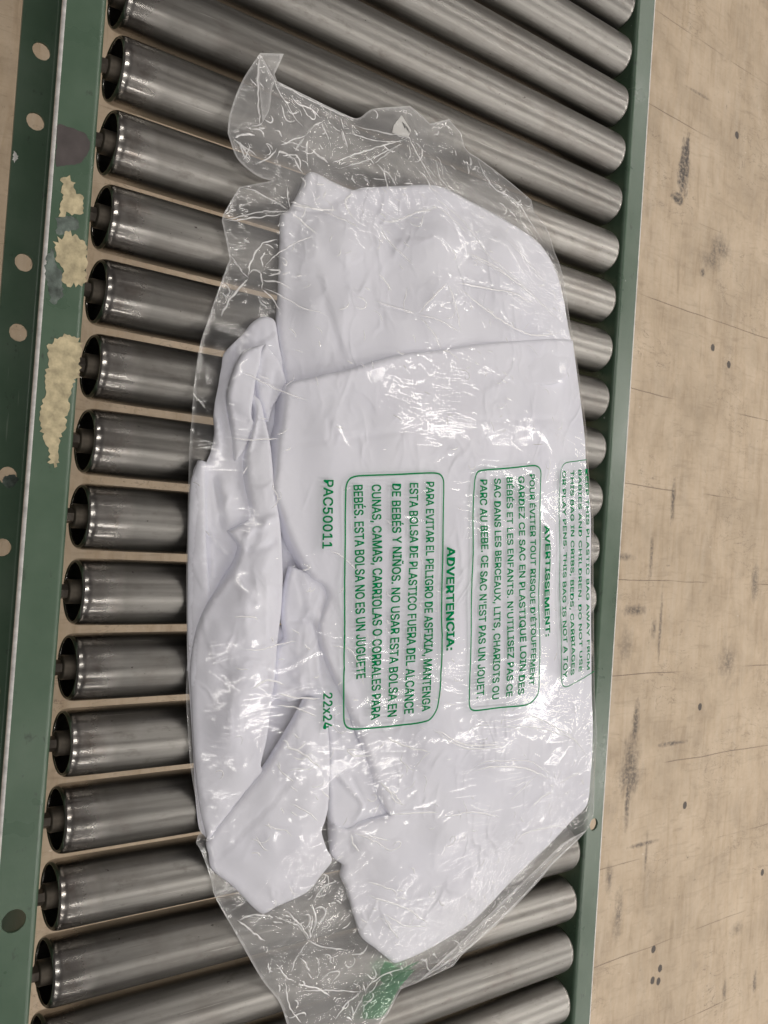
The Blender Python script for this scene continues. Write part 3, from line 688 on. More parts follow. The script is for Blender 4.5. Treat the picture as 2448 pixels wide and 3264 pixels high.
MD = Panel(D((975, 850, 42), (1090, 890, 44), (1250, 950, 45), (1400, 1200, 45), (1480, 1700, 45), (1480, 2100, 45))+Ew((1300, 300, 44), (1420, 560, 44), (1500, 830, 44), (1570, 945, 43), (1420, 975, 41), (1270, 1055, 39), (1140, 1010, 37), (1120, 700, 38), (1105, 300, 40), (1000, 60, 40), (820, 90, 37))
           +D((820, 2000, 36), (842, 1700, 36), (860, 1560, 37), (930, 1490, 39), (905, 1270, 40), (925, 1060, 41)),
           inner=D((1050, 1100, 47), (1080, 1300, 45), (1080, 1500, 46), (1020, 1800, 42), (1200, 1600, 46), (1250, 1850, 45))+Ew((1230, 550, 44), (1250, 800, 43)),
           creases=[(Ew((1150, 480, 43), (1180, 640, 44), (1290, 770, 44), (1368, 870, 44)), 2.6, .7, 'step'), (D((1170, 1240, 46), (1225, 1450, 47), (1300, 1700, 47), (1400, 1920, 47)), 2.2, .7, 'step'), (D((900, 1350, 41), (1040, 1320, 44), (1130, 1325, 45), (1190, 1370, 45), (1240, 1550, 46), (1255, 1900, 45)), -2.2, 2.2, 'valley'), (D((1000, 880, 44), (1050, 1000, 46), (1080, 1250, 45)), -1.2, 2.5, 'valley'),
                    (D((960, 1790, 41), (1050, 1880, 42), (1050, 1980, 42)), 2.0, 3, 'ridge'), (D((850, 1780, 38), (930, 1750, 40), (1010, 1850, 41)), -2.2, 5, 'valley'),
                    (Ew((1150, 330, 42), (1150, 560, 43), (1260, 740, 43), (1365, 870, 43), (1275, 1040, 40)), 2.0, 1.8, 'ridge'), (Ew((1280, 640, 44), (1380, 860, 43)), -1.4, 2.0, 'valley')], noise=(1.0, 24), seed=13, skirt=10, crumple=1.3, step=.0018, edge=1.2)
CF = Panel(Ew((960, 70, 47), (1080, 92, 48), (1108, 280, 48), (1122, 500, 48), (1112, 880, 46), (1085, 1000, 44), (1062, 1075, 42), (1100, 1200, 40), (1138, 1290, 37), (1060, 1400, 34), (950, 1530, 32), (720, 1640, 30), (610, 1690, 29), (400, 1490, 29), (235, 1355, 29), (215, 1250, 30), (205, 1142, 31), (400, 885, 36), (620, 620, 42), (800, 342, 46), (925, 125, 47)),
           inner=Ew((950, 400, 52), (850, 600, 52), (980, 800, 51), (700, 800, 48), (700, 1150, 44), (900, 1150, 46), (500, 1250, 38), (700, 1450, 36), (400, 1150, 37)),
           creases=[(Ew((237, 1335, 31), (400, 1175, 38), (600, 985, 45), (800, 745, 50), (880, 640, 52), (930, 470, 52), (1010, 310, 51)), -1.5, 1.5, 'step'),
                    (Ew((237, 1335, 31), (400, 1175, 38), (600, 985, 45), (800, 745, 50), (880, 640, 52), (930, 470, 52), (1010, 310, 51)), -.9, 1.3, 'valley'),
                    (Ew((760, 500, 49), (640, 760, 46), (480, 950, 42)), .7, 8, 'ridge')], noise=(.5, 50), seed=14, skirt=9)
# the layers beneath, just above the rollers
BS = Panel([(850, 2030, 29), (960, 1990, 31), (1040, 2060, 31), (1010, 2240, 30), (850, 2490, 28), (815, 2400, 28), (830, 2200, 29)],
           noise=(.3, 50), seed=15, skirt=4, step=.005)
garment = empty('folded_garment', 'white cotton garment folded inside the clear plastic bag', 'garment', (0, 0, 0))
B2 = Panel([(880, 1235, 30), (930, 1240, 30), (915, 1400, 30), (905, 1560, 30), (985, 1760, 30), (980, 1860, 30), (890, 1850, 28), (850, 1600, 28), (835, 1400, 28)], noise=(.5, 30), seed=16, skirt=3, step=.004)
panels = [('body_panel', P1), ('body_panel', P2), ('sleeve', SL), ('hem_band', ST), ('sleeve_fold', RB), ('sleeve_fold', RB2), ('sleeve', SV), ('lining_fold', MD), ('cuff', CF), ('inner_layer', BS), ('inner_layer', B2)]
for nm, p in panels: p.build(nm, garment)

# ------------------------------------------------------------------ plastic bag
bag = empty('plastic_bag', 'clear crinkled plastic bag printed with green suffocation warnings around the white garment', 'bag')
out_px = (Hw((330, 90, 44), (470, 95, 30), (415, 215, 34), (430, 255, 36), (600, 340, 34), (860, 465, 33), (915, 470, 29), (990, 420, 28), (1210, 400, 29), (1260, 440, 29), (1330, 505, 30), (1440, 480, 29), (1510, 560, 29), (1530, 640, 29))
          + B((700, 440, 30), (780, 490, 30), (980, 640, 31), (1170, 800, 32), (1190, 900, 33), (1250, 960, 34), (1300, 1050, 36), (1345, 1190, 38), (1388, 1300, 40), (1430, 1500, 41), (1467, 1750, 42), (1503, 1950, 43))
          + R7((372, 0, 43), (418, 400, 43), (440, 800, 44), (486, 1250, 44), (488, 1900, 44)) + F((1542, 0, 44), (1556, 300, 43), (1542, 600, 41), (1532, 850, 38), (1505, 935, 36), (1420, 1030, 34), (1250, 1200, 32), (1170, 1300, 31), (900, 1580, 29), (640, 1810, 28), (570, 1895, 28), (320, 2010, 28), (215, 2050, 28))
          + G((1215, 1020, 27), (1160, 1130, 27), (1085, 1225, 27)) + [(1150, 3330, 27), (1010, 3390, 27), (930, 3340, 27)] + G((390, 1218, 27), (330, 1050, 27), (200, 880, 27), (0, 530, 27))
          + Ew((250, 1560, 27), (210, 1400, 27), (145, 1220, 27), (106, 1150, 28), (118, 1105, 28), (140, 1080, 28), (108, 850, 27), (62, 550, 27), (45, 300, 27), (32, 50, 27)) + D((45, 1700, 27), (38, 1000, 27), (48, 500, 27), (60, 0, 27))
          + Cw((95, 1950, 27), (120, 1600, 27), (160, 1100, 27), (235, 600, 27), (330, 300, 27)) + A((25, 1230, 27), (145, 900, 28), (110, 720, 28), (75, 560, 29), (92, 500, 29), (230, 265, 30), (400, 232, 31), (520, 212, 32))
          + Hw((330, 820, 31), (258, 772, 30), (190, 700, 29), (140, 560, 29), (152, 450, 29), (222, 260, 33)))
OUT = smooth_poly(np.array([unp(p[0], p[1], p[2]*MM) for p in out_px]), .0022, .88)
# raster: garment heights as the obstacle, the film stretched over it
RS = .003
lo = OUT.min(0)[:2]-.01; hi = OUT.max(0)[:2]+.01
gx = np.arange(lo[0], hi[0], RS); gy = np.arange(lo[1], hi[1], RS)
GX, GY = np.meshgrid(gx, gy); fx, fy = GX.ravel(), GY.ravel()
obst = np.full(fx.shape, R+.0016)
for nm, p in panels:
    m = inside(fx, fy, p.o); idx = np.nonzero(m)[0]
    if len(idx): obst[idx] = np.maximum(obst[idx], p.z(fx[idx], fy[idx], False)+.0022)
def near_z(x, y):
    d = np.full(x.shape, 1e9); z = np.zeros(x.shape)
    for q in OUT:
        e = (x-q[0])**2+(y-q[1])**2; m = e < d; d[m] = e[m]; z[m] = q[2]
    return np.sqrt(d), z
dB, zB = near_z(fx, fy)
ins = inside(fx, fy, OUT)
obst = obst.reshape(GX.shape); ins2 = ins.reshape(GX.shape); zB2 = zB.reshape(GX.shape); dB2 = dB.reshape(GX.shape)
# soften the obstacle near the rim so that the film meets its edge
obst = np.where(dB2 < .006, np.minimum(obst, zB2+.8*dB2), obst)
tents = [(Hw((330, 90, 44))[0], .02), (Hw((345, 480, 40))[0], .0), (Hw((430, 620, 38))[0], 0), (Hw((610, 570, 46))[0], 0), (Hw((1220, 570, 44))[0], 0), (Hw((520, 1000, 48))[0], 0), (A((680, 460, 47))[0], 0), (A((310, 1060, 40))[0], 0),
         (A((360, 300, 40))[0], 0), (B((560, 600, 44))[0], 0), (B((1100, 850, 42))[0], 0), (G((550, 590, 38))[0], 0), (G((950, 960, 36))[0], 0), (G((320, 860, 34))[0], 0), (Cw((560, 440, 37))[0], 0)]
Zf = np.where(ins2, np.maximum(obst, zB2), zB2)
pins = []
for (px, py, zz), _ in tents:
    q = unp(px, py, zz*MM); i = int(round((q[1]-lo[1])/RS)); j = int(round((q[0]-lo[0])/RS)); pins.append((i, j, zz*MM))
for it in range(420):
    for i, j, zz in pins: Zf[i, j] = max(Zf[i, j], zz)
    nb = (np.roll(Zf, 1, 0)+np.roll(Zf, -1, 0)+np.roll(Zf, 1, 1)+np.roll(Zf, -1, 1))/4
    Zf = np.where(ins2, np.maximum(nb, obst), zB2)
for it in range(2):
    nb = (np.roll(Zf, 1, 0)+np.roll(Zf, -1, 0)+np.roll(Zf, 1, 1)+np.roll(Zf, -1, 1))/4
    Zf = np.where(ins2, np.maximum(.5*Zf+.5*nb, obst-.0008), zB2)
def bil(Z, x, y):
    u = np.clip((x-lo[0])/RS, 0, Z.shape[1]-1.001); v = np.clip((y-lo[1])/RS, 0, Z.shape[0]-1.001)
    i = v.astype(int); j = u.astype(int); a = u-j; b = v-i
    return (Z[i, j]*(1-a)+Z[i, j+1]*a)*(1-b)+(Z[i+1, j]*(1-a)+Z[i+1, j+1]*a)*b

stars = [(*A((690, 460, 47))[0], 11, 45, 2.0), (*A((970, 440, 50))[0], 9, 35, 1.0), (*A((310, 1070, 38))[0], 8, 45, 2.2), (*Hw((605, 575, 45))[0], 9, 40, 2.2), (*Hw((430, 610, 38))[0], 7, 30, 1.6), (*Hw((1215, 570, 44))[0], 13, 60, 1.8),
         (*Hw((180, 580, 32))[0], 8, 28, 1.2), (*B((545, 1400, 57))[0], 7, 55, 1.1), (*B((320, 1660, 57))[0], 6, 40, .9), (*B((500, 1930, 60))[0], 7, 40, .8), (*G((550, 585, 36))[0], 10, 40, 2.0), (*G((960, 960, 34))[0], 12, 45, 1.6), (*G((20, 480, 29))[0], 10, 40, 1.0),
         (*F((1400, 330, 48))[0], 11, 50, 1.0), (*F((420, 1620, 48))[0], 9, 45, .8), (*F((150, 870, 55))[0], 9, 45, .8), (*Ew((1270, 1060, 44))[0], 12, 40, .9), (*F((100, 1540, 46))[0], 6, 35, .8), (*B((1180, 820, 36))[0], 7, 30, 1.1)]
starw = [(unp(a, b, c*MM), n, l*MM, h*MM) for a, b, c, n, l, h in stars]
# how much film is gathered and creased: neck at the top, tail at the bottom, seam side on the right
crk = [(Hw((620, 560, 40))[0], 70, 1.0), (Hw((1250, 620, 40))[0], 55, 1.0), (B((900, 800, 40))[0], 45, .9), (A((330, 900, 36))[0], 45, .6), (G((500, 600, 34))[0], 70, .9), (G((700, 1000, 30))[0], 60, .9), (F((1350, 800, 44))[0], 45, .6), (F((1000, 1300, 40))[0], 45, .7),
       (F((700, 1650, 36))[0], 45, .7), (B((1250, 1350, 44))[0], 40, .6), (D((1500, 1500, 52))[0], 45, .35), (Ew((900, 600, 50))[0], 70, .35), (F((150, 300, 58))[0], 60, .4), (B((600, 2000, 60))[0], 70, .35), (A((1000, 900, 52))[0], 70, .35)]
crw = [(unp(p[0], p[1], p[2]*MM), s*MM, a) for p, s, a in crk]
def crinkle(x, y):
    c = np.zeros(x.shape)
    for q, s, a in crw: c = np.maximum(c, a*np.exp(-((x-q[0])**2+(y-q[1])**2)/(s*s)*.7))
    return c
def wrinkle(x, y):
    c = crinkle(x, y)
    wx = x+.012*perlin(x/.06, y/.06, 21); wy = y+.012*perlin(x/.06, y/.06, 22)
    ca, sa = math.cos(.5), math.sin(.5)
    u = wx*ca-wy*sa; v = wx*sa+wy*ca
    z = (.26+.5*c)*MM*perlin(u/.055, v/.028, 23)
    z += (.05+.55*c)*MM*perlin(wx/.018, wy/.014, 24)
    z += (.45+1.2*c)*MM*np.exp(-(perlin(u/.075, v/.034, 25)/.07)**2)*np.clip(perlin(x/.07, y/.07, 26)*1.6, 0, 1)
    z += (1.1*c)*MM*np.exp(-(perlin(wx/.026, wy/.026, 27)/.08)**2)
    for q, n, l, h in starw:
        dx, dy = x-q[0], y-q[1]; r = np.hypot(dx, dy); th = np.arctan2(dy, dx)
        f = np.exp(-r/l)*np.clip(r/.006, 0, 1)
        ph = q[0]*913 % 6.28
        z += h*f*(np.exp(-np.abs(np.sin((th*n+ph+1.3*np.sin(th*2+ph))/2))/.30)-.35)
    return z
def film_z(x, y, fine=True):
    d, _, _ = segdist(x, y, OUT)
    base = bil(Zf, x, y)
    z = base+np.clip(d/.012, 0, 1)*(wrinkle(x, y) if fine else 0)
    ob = bil(obst, x, y)
    return np.maximum(z, np.where(d > .007, ob-.0012, -1))
# raised creases in the film, coloured white to imitate lamp glints: those one can follow in the photograph, then many small ones
CREASE = [Hw((330, 95, 44), (345, 300, 42), (340, 510, 40)), Hw((415, 215, 38), (440, 300, 38), (500, 400, 38), (590, 520, 42)), Hw((430, 258, 37), (600, 348, 36), (850, 468, 35)), Hw((610, 570, 45), (660, 510, 44), (720, 480, 42)),
          Hw((610, 570, 45), (540, 590, 44), (470, 622, 42)), Hw((600, 580, 45), (560, 655, 44)), Hw((630, 590, 45), (625, 720, 44)), Hw((190, 580, 33), (240, 565, 34), (300, 572, 35)), Hw((190, 590, 33), (310, 690, 34)), Hw((215, 605, 33), (250, 700, 33)),
          Hw((440, 640, 40), (400, 690, 38), (310, 740, 35)), Hw((920, 500, 40), (1150, 550, 44), (1230, 590, 45), (1300, 680, 47), (1380, 850, 48), (1420, 950, 49)), Hw((1220, 580, 45), (1000, 640, 45), (780, 720, 45)), Hw((1210, 590, 45), (1080, 590, 44), (900, 545, 42)), Hw((1200, 605, 45), (1000, 700, 46), (860, 740, 46)),
          Hw((1180, 610, 45), (1040, 720, 46)), Hw((650, 640, 45), (760, 720, 46)), Hw((440, 700, 40), (460, 660, 41), (520, 690, 42), (600, 790, 43)), Hw((480, 680, 42), (570, 690, 43), (585, 760, 43)), Hw((510, 340, 36), (560, 390, 36), (640, 420, 36), (690, 470, 37)),
          A((680, 460, 46), (430, 330, 36), (250, 272, 31)), A((680, 475, 46), (450, 480, 37), (95, 556, 30)), A((680, 490, 46), (480, 520, 38), (130, 565, 30)), A((690, 450, 46), (665, 260, 40)), A((315, 1065, 38), (240, 980, 34), (155, 875, 29)), A((310, 1075, 38), (170, 1230, 33), (60, 1400, 30)), A((320, 1050, 38), (335, 960, 38), (440, 760, 38), (570, 725, 40)),
          A((440, 1160, 40), (425, 1020, 39), (370, 990, 38), (325, 1030, 38)), A((590, 1350, 43), (520, 1240, 41), (440, 1165, 40)), A((450, 1160, 40), (600, 1210, 44), (800, 1310, 50), (1040, 1390, 54)), A((450, 1085, 40), (600, 1100, 44), (720, 1145, 48)), A((480, 985, 40), (600, 995, 43), (620, 1010, 44), (500, 1040, 41)), A((480, 945, 40), (560, 865, 42), (740, 755, 47), (920, 675, 50)), A((460, 960, 40), (440, 890, 39), (470, 830, 39)),
          A((720, 405, 47), (850, 425, 49), (960, 440, 50), (1130, 450, 50)), A((700, 470, 47), (830, 560, 49), (960, 665, 51)), A((720, 380, 47), (900, 420, 49)), A((1260, 300, 46), (1200, 390, 48), (1270, 540, 50)), A((1000, 450, 50), (1200, 540, 52), (1320, 605, 53)),
          B((480, 640, 49), (500, 780, 51), (700, 960, 53), (850, 1200, 54), (1100, 1430, 53), (1400, 1730, 47)), B((320, 1660, 57), (430, 1530, 58), (540, 1425, 58)), B((540, 1430, 58), (600, 1600, 58), (632, 1790, 58)), B((320, 1665, 57), (470, 1710, 58), (625, 1800, 58)), B((610, 1420, 58), (860, 1470, 56), (1060, 1510, 54), (1150, 1570, 52), (1200, 1545, 51)),
          B((620, 1450, 58), (900, 1680, 57), (1100, 1800, 54), (1230, 1825, 51), (1390, 1800, 47)), B((710, 1200, 57), (1000, 1370, 55), (1180, 1530, 51)), B((330, 1680, 58), (420, 1800, 59), (490, 1930, 60)), B((490, 1930, 60), (560, 1960, 60), (620, 2010, 60)), B((40, 910, 52), (110, 945, 53), (200, 940, 54), (340, 880, 54), (480, 850, 53)), B((300, 1650, 57), (150, 1610, 56), (0, 1560, 55)), B((250, 1450, 57), (215, 1620, 57), (290, 1660, 57)),
          B((710, 1190, 57), (900, 1290, 55), (1080, 1440, 53)), B((60, 980, 52), (130, 1110, 54), (300, 1290, 56)), B((500, 840, 52), (640, 960, 54), (720, 1050, 55)), B((990, 1090, 50), (1140, 1260, 48), (1280, 1430, 46)), B((780, 490, 34), (900, 690, 40), (1040, 800, 38), (1250, 1110, 41)),
          F((410, 260, 60), (540, 350, 61), (700, 400, 60), (880, 380, 59), (900, 365, 59)), F((410, 250, 60), (500, 300, 61), (620, 365, 61), (760, 375, 60), (890, 370, 59)), F((640, 315, 61), (680, 265, 61), (740, 240, 60), (830, 235, 59)), F((830, 210, 59), (1000, 190, 57), (1130, 185, 55), (1380, 330, 49), (1500, 470, 45)), F((850, 250, 59), (1050, 245, 57), (1200, 270, 54), (1390, 335, 49)), F((660, 575, 58), (730, 510, 58), (800, 480, 57), (1040, 480, 55), (1120, 500, 53), (1230, 580, 50)), F((690, 560, 58), (830, 520, 57), (1060, 535, 54), (1220, 605, 50)),
          F((150, 860, 53), (300, 840, 52), (450, 830, 51)), F((460, 870, 50), (650, 825, 49), (780, 840, 47), (860, 860, 46)), F((930, 1110, 42), (1010, 985, 43), (1160, 950, 42), (1320, 925, 40)), F((100, 1545, 42), (190, 1590, 41), (260, 1625, 40), (410, 1620, 39)), F((100, 1550, 42), (150, 1640, 40), (200, 1710, 38)), F((0, 1420, 44), (250, 1500, 42), (350, 1570, 41), (400, 1610, 40)), F((950, 750, 50), (1040, 660, 50), (1130, 580, 51)), F((120, 330, 58), (260, 390, 59), (400, 420, 60)), F((230, 430, 58), (220, 490, 58), (310, 560, 58)), F((80, 640, 56), (140, 690, 55), (170, 760, 54), (250, 790, 54)),
          F((1290, 640, 48), (1360, 600, 47), (1450, 560, 46)), F((1080, 800, 46), (1180, 720, 47), (1250, 700, 47)), F((0, 1010, 52), (140, 1040, 51)), F((0, 1330, 46), (170, 1380, 45), (190, 1440, 44)),
          D((470, 1300, 52), (620, 1285, 53), (670, 1320, 53)), D((560, 1590, 53), (700, 1580, 53), (830, 1530, 50), (990, 1500, 49)), Cw((690, 1800, 46), (900, 1815, 48), (1250, 1805, 50)), Cw((790, 950, 48), (1000, 1050, 49), (1200, 1155, 50), (1600, 1320, 53)), D((620, 1930, 52), (760, 1850, 52), (900, 1890, 50)), D((830, 1960, 50), (1000, 2000, 50), (1230, 2010, 52)),
          D((840, 2070, 50), (1000, 2090, 51), (1200, 2170, 52)), D((1280, 700, 52), (1400, 760, 54), (1550, 900, 55)), D((1300, 1540, 52), (1500, 1600, 54), (1600, 1900, 55)), Ew((720, 560, 51), (780, 640, 51), (850, 690, 51)), Ew((790, 430, 51), (900, 470, 52), (1050, 590, 51)), Ew((820, 860, 50), (950, 920, 50), (1030, 990, 49)), Ew((630, 1020, 45), (800, 1070, 46), (830, 1110, 46)),
          Ew((1260, 1070, 44), (1300, 1160, 46), (1350, 1230, 47)), Ew((1280, 1070, 44), (1420, 1120, 48), (1600, 1230, 50)), Ew((1330, 440, 50), (1240, 450, 50), (1290, 490, 50), (1420, 480, 50)), Ew((1520, 740, 51), (1590, 780, 51), (1650, 850, 51)), Ew((430, 1740, 29), (520, 1690, 29), (640, 1700, 30)), Ew((780, 1660, 31), (880, 1760, 33), (950, 1870, 34)), Ew((960, 1880, 34), (1010, 1720, 34), (960, 1600, 33)), Ew((1150, 1430, 36), (1060, 1480, 35), (980, 1590, 34)), Ew((420, 1740, 29), (560, 1850, 31), (640, 1900, 32)),
          G((550, 590, 36), (480, 480, 34), (300, 410, 32)), G((560, 590, 36), (640, 640, 35), (820, 650, 33)), G((550, 600, 36), (490, 670, 34), (430, 830, 32)), G((560, 580, 36), (590, 420, 35)), G((330, 790, 31), (400, 880, 31), (450, 890, 31)), G((660, 890, 31), (720, 830, 31), (790, 830, 31), (740, 900, 31)), G((950, 960, 31), (850, 1060, 31), (760, 1190, 30)), G((960, 955, 31), (1100, 850, 31), (1260, 790, 31)), G((940, 970, 31), (700, 970, 31), (520, 980, 31)), G((480, 930, 31), (640, 960, 31), (720, 1010, 31)), G((870, 690, 31), (950, 670, 31), (980, 610, 31)), G((380, 900, 30), (420, 1100, 29), (500, 1210, 28)), G((880, 1180, 29), (930, 1080, 30), (960, 1000, 30))]
def crease_glints():
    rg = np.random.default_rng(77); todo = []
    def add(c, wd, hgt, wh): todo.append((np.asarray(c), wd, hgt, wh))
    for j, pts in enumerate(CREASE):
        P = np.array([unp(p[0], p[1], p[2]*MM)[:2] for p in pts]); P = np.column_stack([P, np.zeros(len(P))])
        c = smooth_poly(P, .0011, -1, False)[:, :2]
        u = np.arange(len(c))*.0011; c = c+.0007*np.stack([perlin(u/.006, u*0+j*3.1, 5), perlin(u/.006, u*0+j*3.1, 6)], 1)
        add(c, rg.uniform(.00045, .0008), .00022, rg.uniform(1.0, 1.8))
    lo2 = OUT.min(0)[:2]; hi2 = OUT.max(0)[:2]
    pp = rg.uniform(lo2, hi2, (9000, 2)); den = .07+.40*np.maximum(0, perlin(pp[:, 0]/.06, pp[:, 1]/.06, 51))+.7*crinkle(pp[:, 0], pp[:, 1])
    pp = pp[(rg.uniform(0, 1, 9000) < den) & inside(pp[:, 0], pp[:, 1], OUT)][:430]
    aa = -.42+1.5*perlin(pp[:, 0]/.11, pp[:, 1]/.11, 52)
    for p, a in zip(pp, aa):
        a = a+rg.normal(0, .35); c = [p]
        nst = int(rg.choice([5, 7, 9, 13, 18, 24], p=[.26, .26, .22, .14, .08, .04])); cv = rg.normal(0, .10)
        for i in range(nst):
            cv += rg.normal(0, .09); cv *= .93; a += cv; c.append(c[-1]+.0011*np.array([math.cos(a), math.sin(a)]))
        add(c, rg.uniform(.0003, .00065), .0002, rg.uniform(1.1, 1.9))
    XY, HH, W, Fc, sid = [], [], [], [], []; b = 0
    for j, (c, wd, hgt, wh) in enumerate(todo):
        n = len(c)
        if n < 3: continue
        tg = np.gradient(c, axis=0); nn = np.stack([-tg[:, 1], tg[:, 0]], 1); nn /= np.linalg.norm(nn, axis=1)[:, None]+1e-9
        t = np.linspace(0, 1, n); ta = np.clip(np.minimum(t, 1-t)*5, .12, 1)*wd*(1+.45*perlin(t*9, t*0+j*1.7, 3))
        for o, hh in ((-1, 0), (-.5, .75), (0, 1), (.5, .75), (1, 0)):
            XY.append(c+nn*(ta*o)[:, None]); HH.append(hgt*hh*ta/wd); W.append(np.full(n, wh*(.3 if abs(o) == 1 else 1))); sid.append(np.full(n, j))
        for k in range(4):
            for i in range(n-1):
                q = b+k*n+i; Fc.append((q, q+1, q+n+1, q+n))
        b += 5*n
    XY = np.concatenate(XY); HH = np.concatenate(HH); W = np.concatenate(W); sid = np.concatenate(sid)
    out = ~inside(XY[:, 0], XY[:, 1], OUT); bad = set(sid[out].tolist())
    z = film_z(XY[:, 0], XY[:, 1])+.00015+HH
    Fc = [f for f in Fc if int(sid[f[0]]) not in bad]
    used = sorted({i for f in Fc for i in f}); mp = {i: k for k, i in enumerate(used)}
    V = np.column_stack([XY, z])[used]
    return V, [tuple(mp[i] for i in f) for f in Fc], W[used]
def build_film():
    V, Fc = cdt_fill(OUT, .0022, 4)
    d, zb = near_z(V[:, 0], V[:, 1])
    z = film_z(V[:, 0], V[:, 1])
    k = np.clip(d/.004, 0, 1); z = z*k+zb*(1-k)
    cv, cf, cw_ = crease_glints(); n0 = len(V)
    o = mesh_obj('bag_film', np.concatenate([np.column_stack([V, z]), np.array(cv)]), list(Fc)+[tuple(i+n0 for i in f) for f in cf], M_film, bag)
    V = np.concatenate([V, np.array(cv)[:, :2]]); d = np.concatenate([d, np.zeros(len(cv))])
    rim_glint = .55*np.exp(-d/.0013); rim_glint[n0:] = np.array(cw_)  # crease strips carry painted-in highlight white in the edge attribute
    at_ = o.data.attributes.new('crinkle', 'FLOAT', 'POINT'); at_.data.foreach_set('value', crinkle(V[:, 0], V[:, 1]).astype(np.float32))
    at_ = o.data.attributes.new('rim_glint', 'FLOAT', 'POINT'); at_.data.foreach_set('value', rim_glint.astype(np.float32))
    # lower sheet, lying on the rollers
    V, Fc = cdt_fill(OUT, .004, 5)
    d, zb = near_z(V[:, 0], V[:, 1])
    zz = R+.0007+np.maximum(zb-R-.0012, 0)*np.exp(-d/.007)+.0005*np.clip(d/.01, 0, 1)*(1+perlin(V[:, 0]/.02, V[:, 1]/.02, 31))
    zz = np.minimum(zz, film_z(V[:, 0], V[:, 1], False)-.0003*np.clip(d/.004, 0, 1))
    o2 = mesh_obj('bag_back_film', np.column_stack([V, zz]), [f[::-1] for f in Fc], M_film2, bag)
    at_ = o2.data.attributes.new('crinkle', 'FLOAT', 'POINT'); at_.data.foreach_set('value', crinkle(V[:, 0], V[:, 1]).astype(np.float32))
build_film()

# loose folds of film lying over the bag: the ear at the top, the gathered flap, the seam along the lower right
def flap(name, pts, lift, seed, amp=1.0, crk_=.9, step=.0028):
    P = np.array([unp(p[0], p[1], p[2]*MM) for p in pts]); o = smooth_poly(P, step, .4)
    V, Fc = cdt_fill(o, step, seed)
    d, zb = segdist(V[:, 0], V[:, 1], o)[0], None
    dd = np.full(len(V), 1e9); zb = np.zeros(len(V))
    W = np.zeros(len(V)); Z = np.zeros(len(V))
    for q in o[::2]:
        wgt = 1/((V[:, 0]-q[0])**2+(V[:, 1]-q[1])**2+1e-6)**1.5; W += wgt; Z += wgt*q[2]
    z = Z/W
    z += np.clip(d/.01, 0, 1)*(lift*MM+amp*MM*(1.5*perlin(V[:, 0]/.035, V[:, 1]/.025, seed)+1.0*np.exp(-(perlin(V[:, 0]/.028, V[:, 1]/.035, seed+2)/.1)**2)))
    ob = film_z(V[:, 0], V[:, 1])+.0006
    m = inside(V[:, 0], V[:, 1], OUT)
    z = np.where(m, np.maximum(z, ob), z)
    ob_ = mesh_obj(name, np.column_stack([V, z]), Fc, M_film, bag)
    a_ = ob_.data.attributes.new('crinkle', 'FLOAT', 'POINT'); a_.data.foreach_set('value', np.full(len(V), crk_, np.float32))
    a_ = ob_.data.attributes.new('rim_glint', 'FLOAT', 'POINT'); a_.data.foreach_set('value', (.4*np.exp(-d/.0016)).astype(np.float32))
flap('loose_flap', Hw((330, 92, 46), (318, 200, 42), (345, 500, 40), (385, 420, 40), (400, 300, 40), (418, 250, 40)), 1, 41, .5, .5)
flap('seam_fold', F((1490, 960, 41), (1420, 1035, 38), (1250, 1195, 36), (1170, 1290, 35), (900, 1570, 33), (640, 1800, 31), (330, 2000, 30), (560, 1790, 35), (860, 1500, 38), (1150, 1220, 40), (1330, 1050, 41)), .6, 44, .6, .8)

def film_at(px, py):
    z = .055
    for _ in range(8):
        q = unp(px, py, z); z = float(film_z(np.array([q[0]]), np.array([q[1]]), False)[0])
    return unp(px, py, z)
FONT = None
try:   # the plain sans serif that ships with Blender; its built-in face otherwise
    import os
    FONT = bpy.data.fonts.load(os.path.join(bpy.utils.system_resource('DATAFILES'), 'fonts', 'Inter.woff2'))
except Exception:
    FONT = None
def text_mesh(body):
    cu = bpy.data.curves.new('t', 'FONT'); cu.body = body
    if FONT: cu.font = FONT
    cu.size = 1.0; cu.size = 1.0; cu.resolution_u = 3
    ob = bpy.data.objects.new('t', cu); col.objects.link(ob)
    bpy.context.view_layer.update()
    me = bpy.data.meshes.new_from_object(ob.evaluated_get(bpy.context.evaluated_depsgraph_get()))
    bm = bmesh.new(); bm.from_mesh(me); bpy.data.objects.remove(ob); bpy.data.meshes.remove(me); bpy.data.curves.remove(cu)
    bmesh.ops.triangulate(bm, faces=bm.faces[:])
    for _ in range(3):
        le = [e for e in bm.edges if e.calc_length() > .28]
        if not le: break
        bmesh.ops.subdivide_edges(bm, edges=le, cuts=1); bmesh.ops.triangulate(bm, faces=bm.faces[:])
    V = np.array([v.co[:] for v in bm.verts]); bm.verts.index_update()
    Fc = [tuple(v.index for v in f.verts) for f in bm.faces]; bm.free()
    return V, Fc
def drape(x, y):
    return film_z(x, y)+.0004
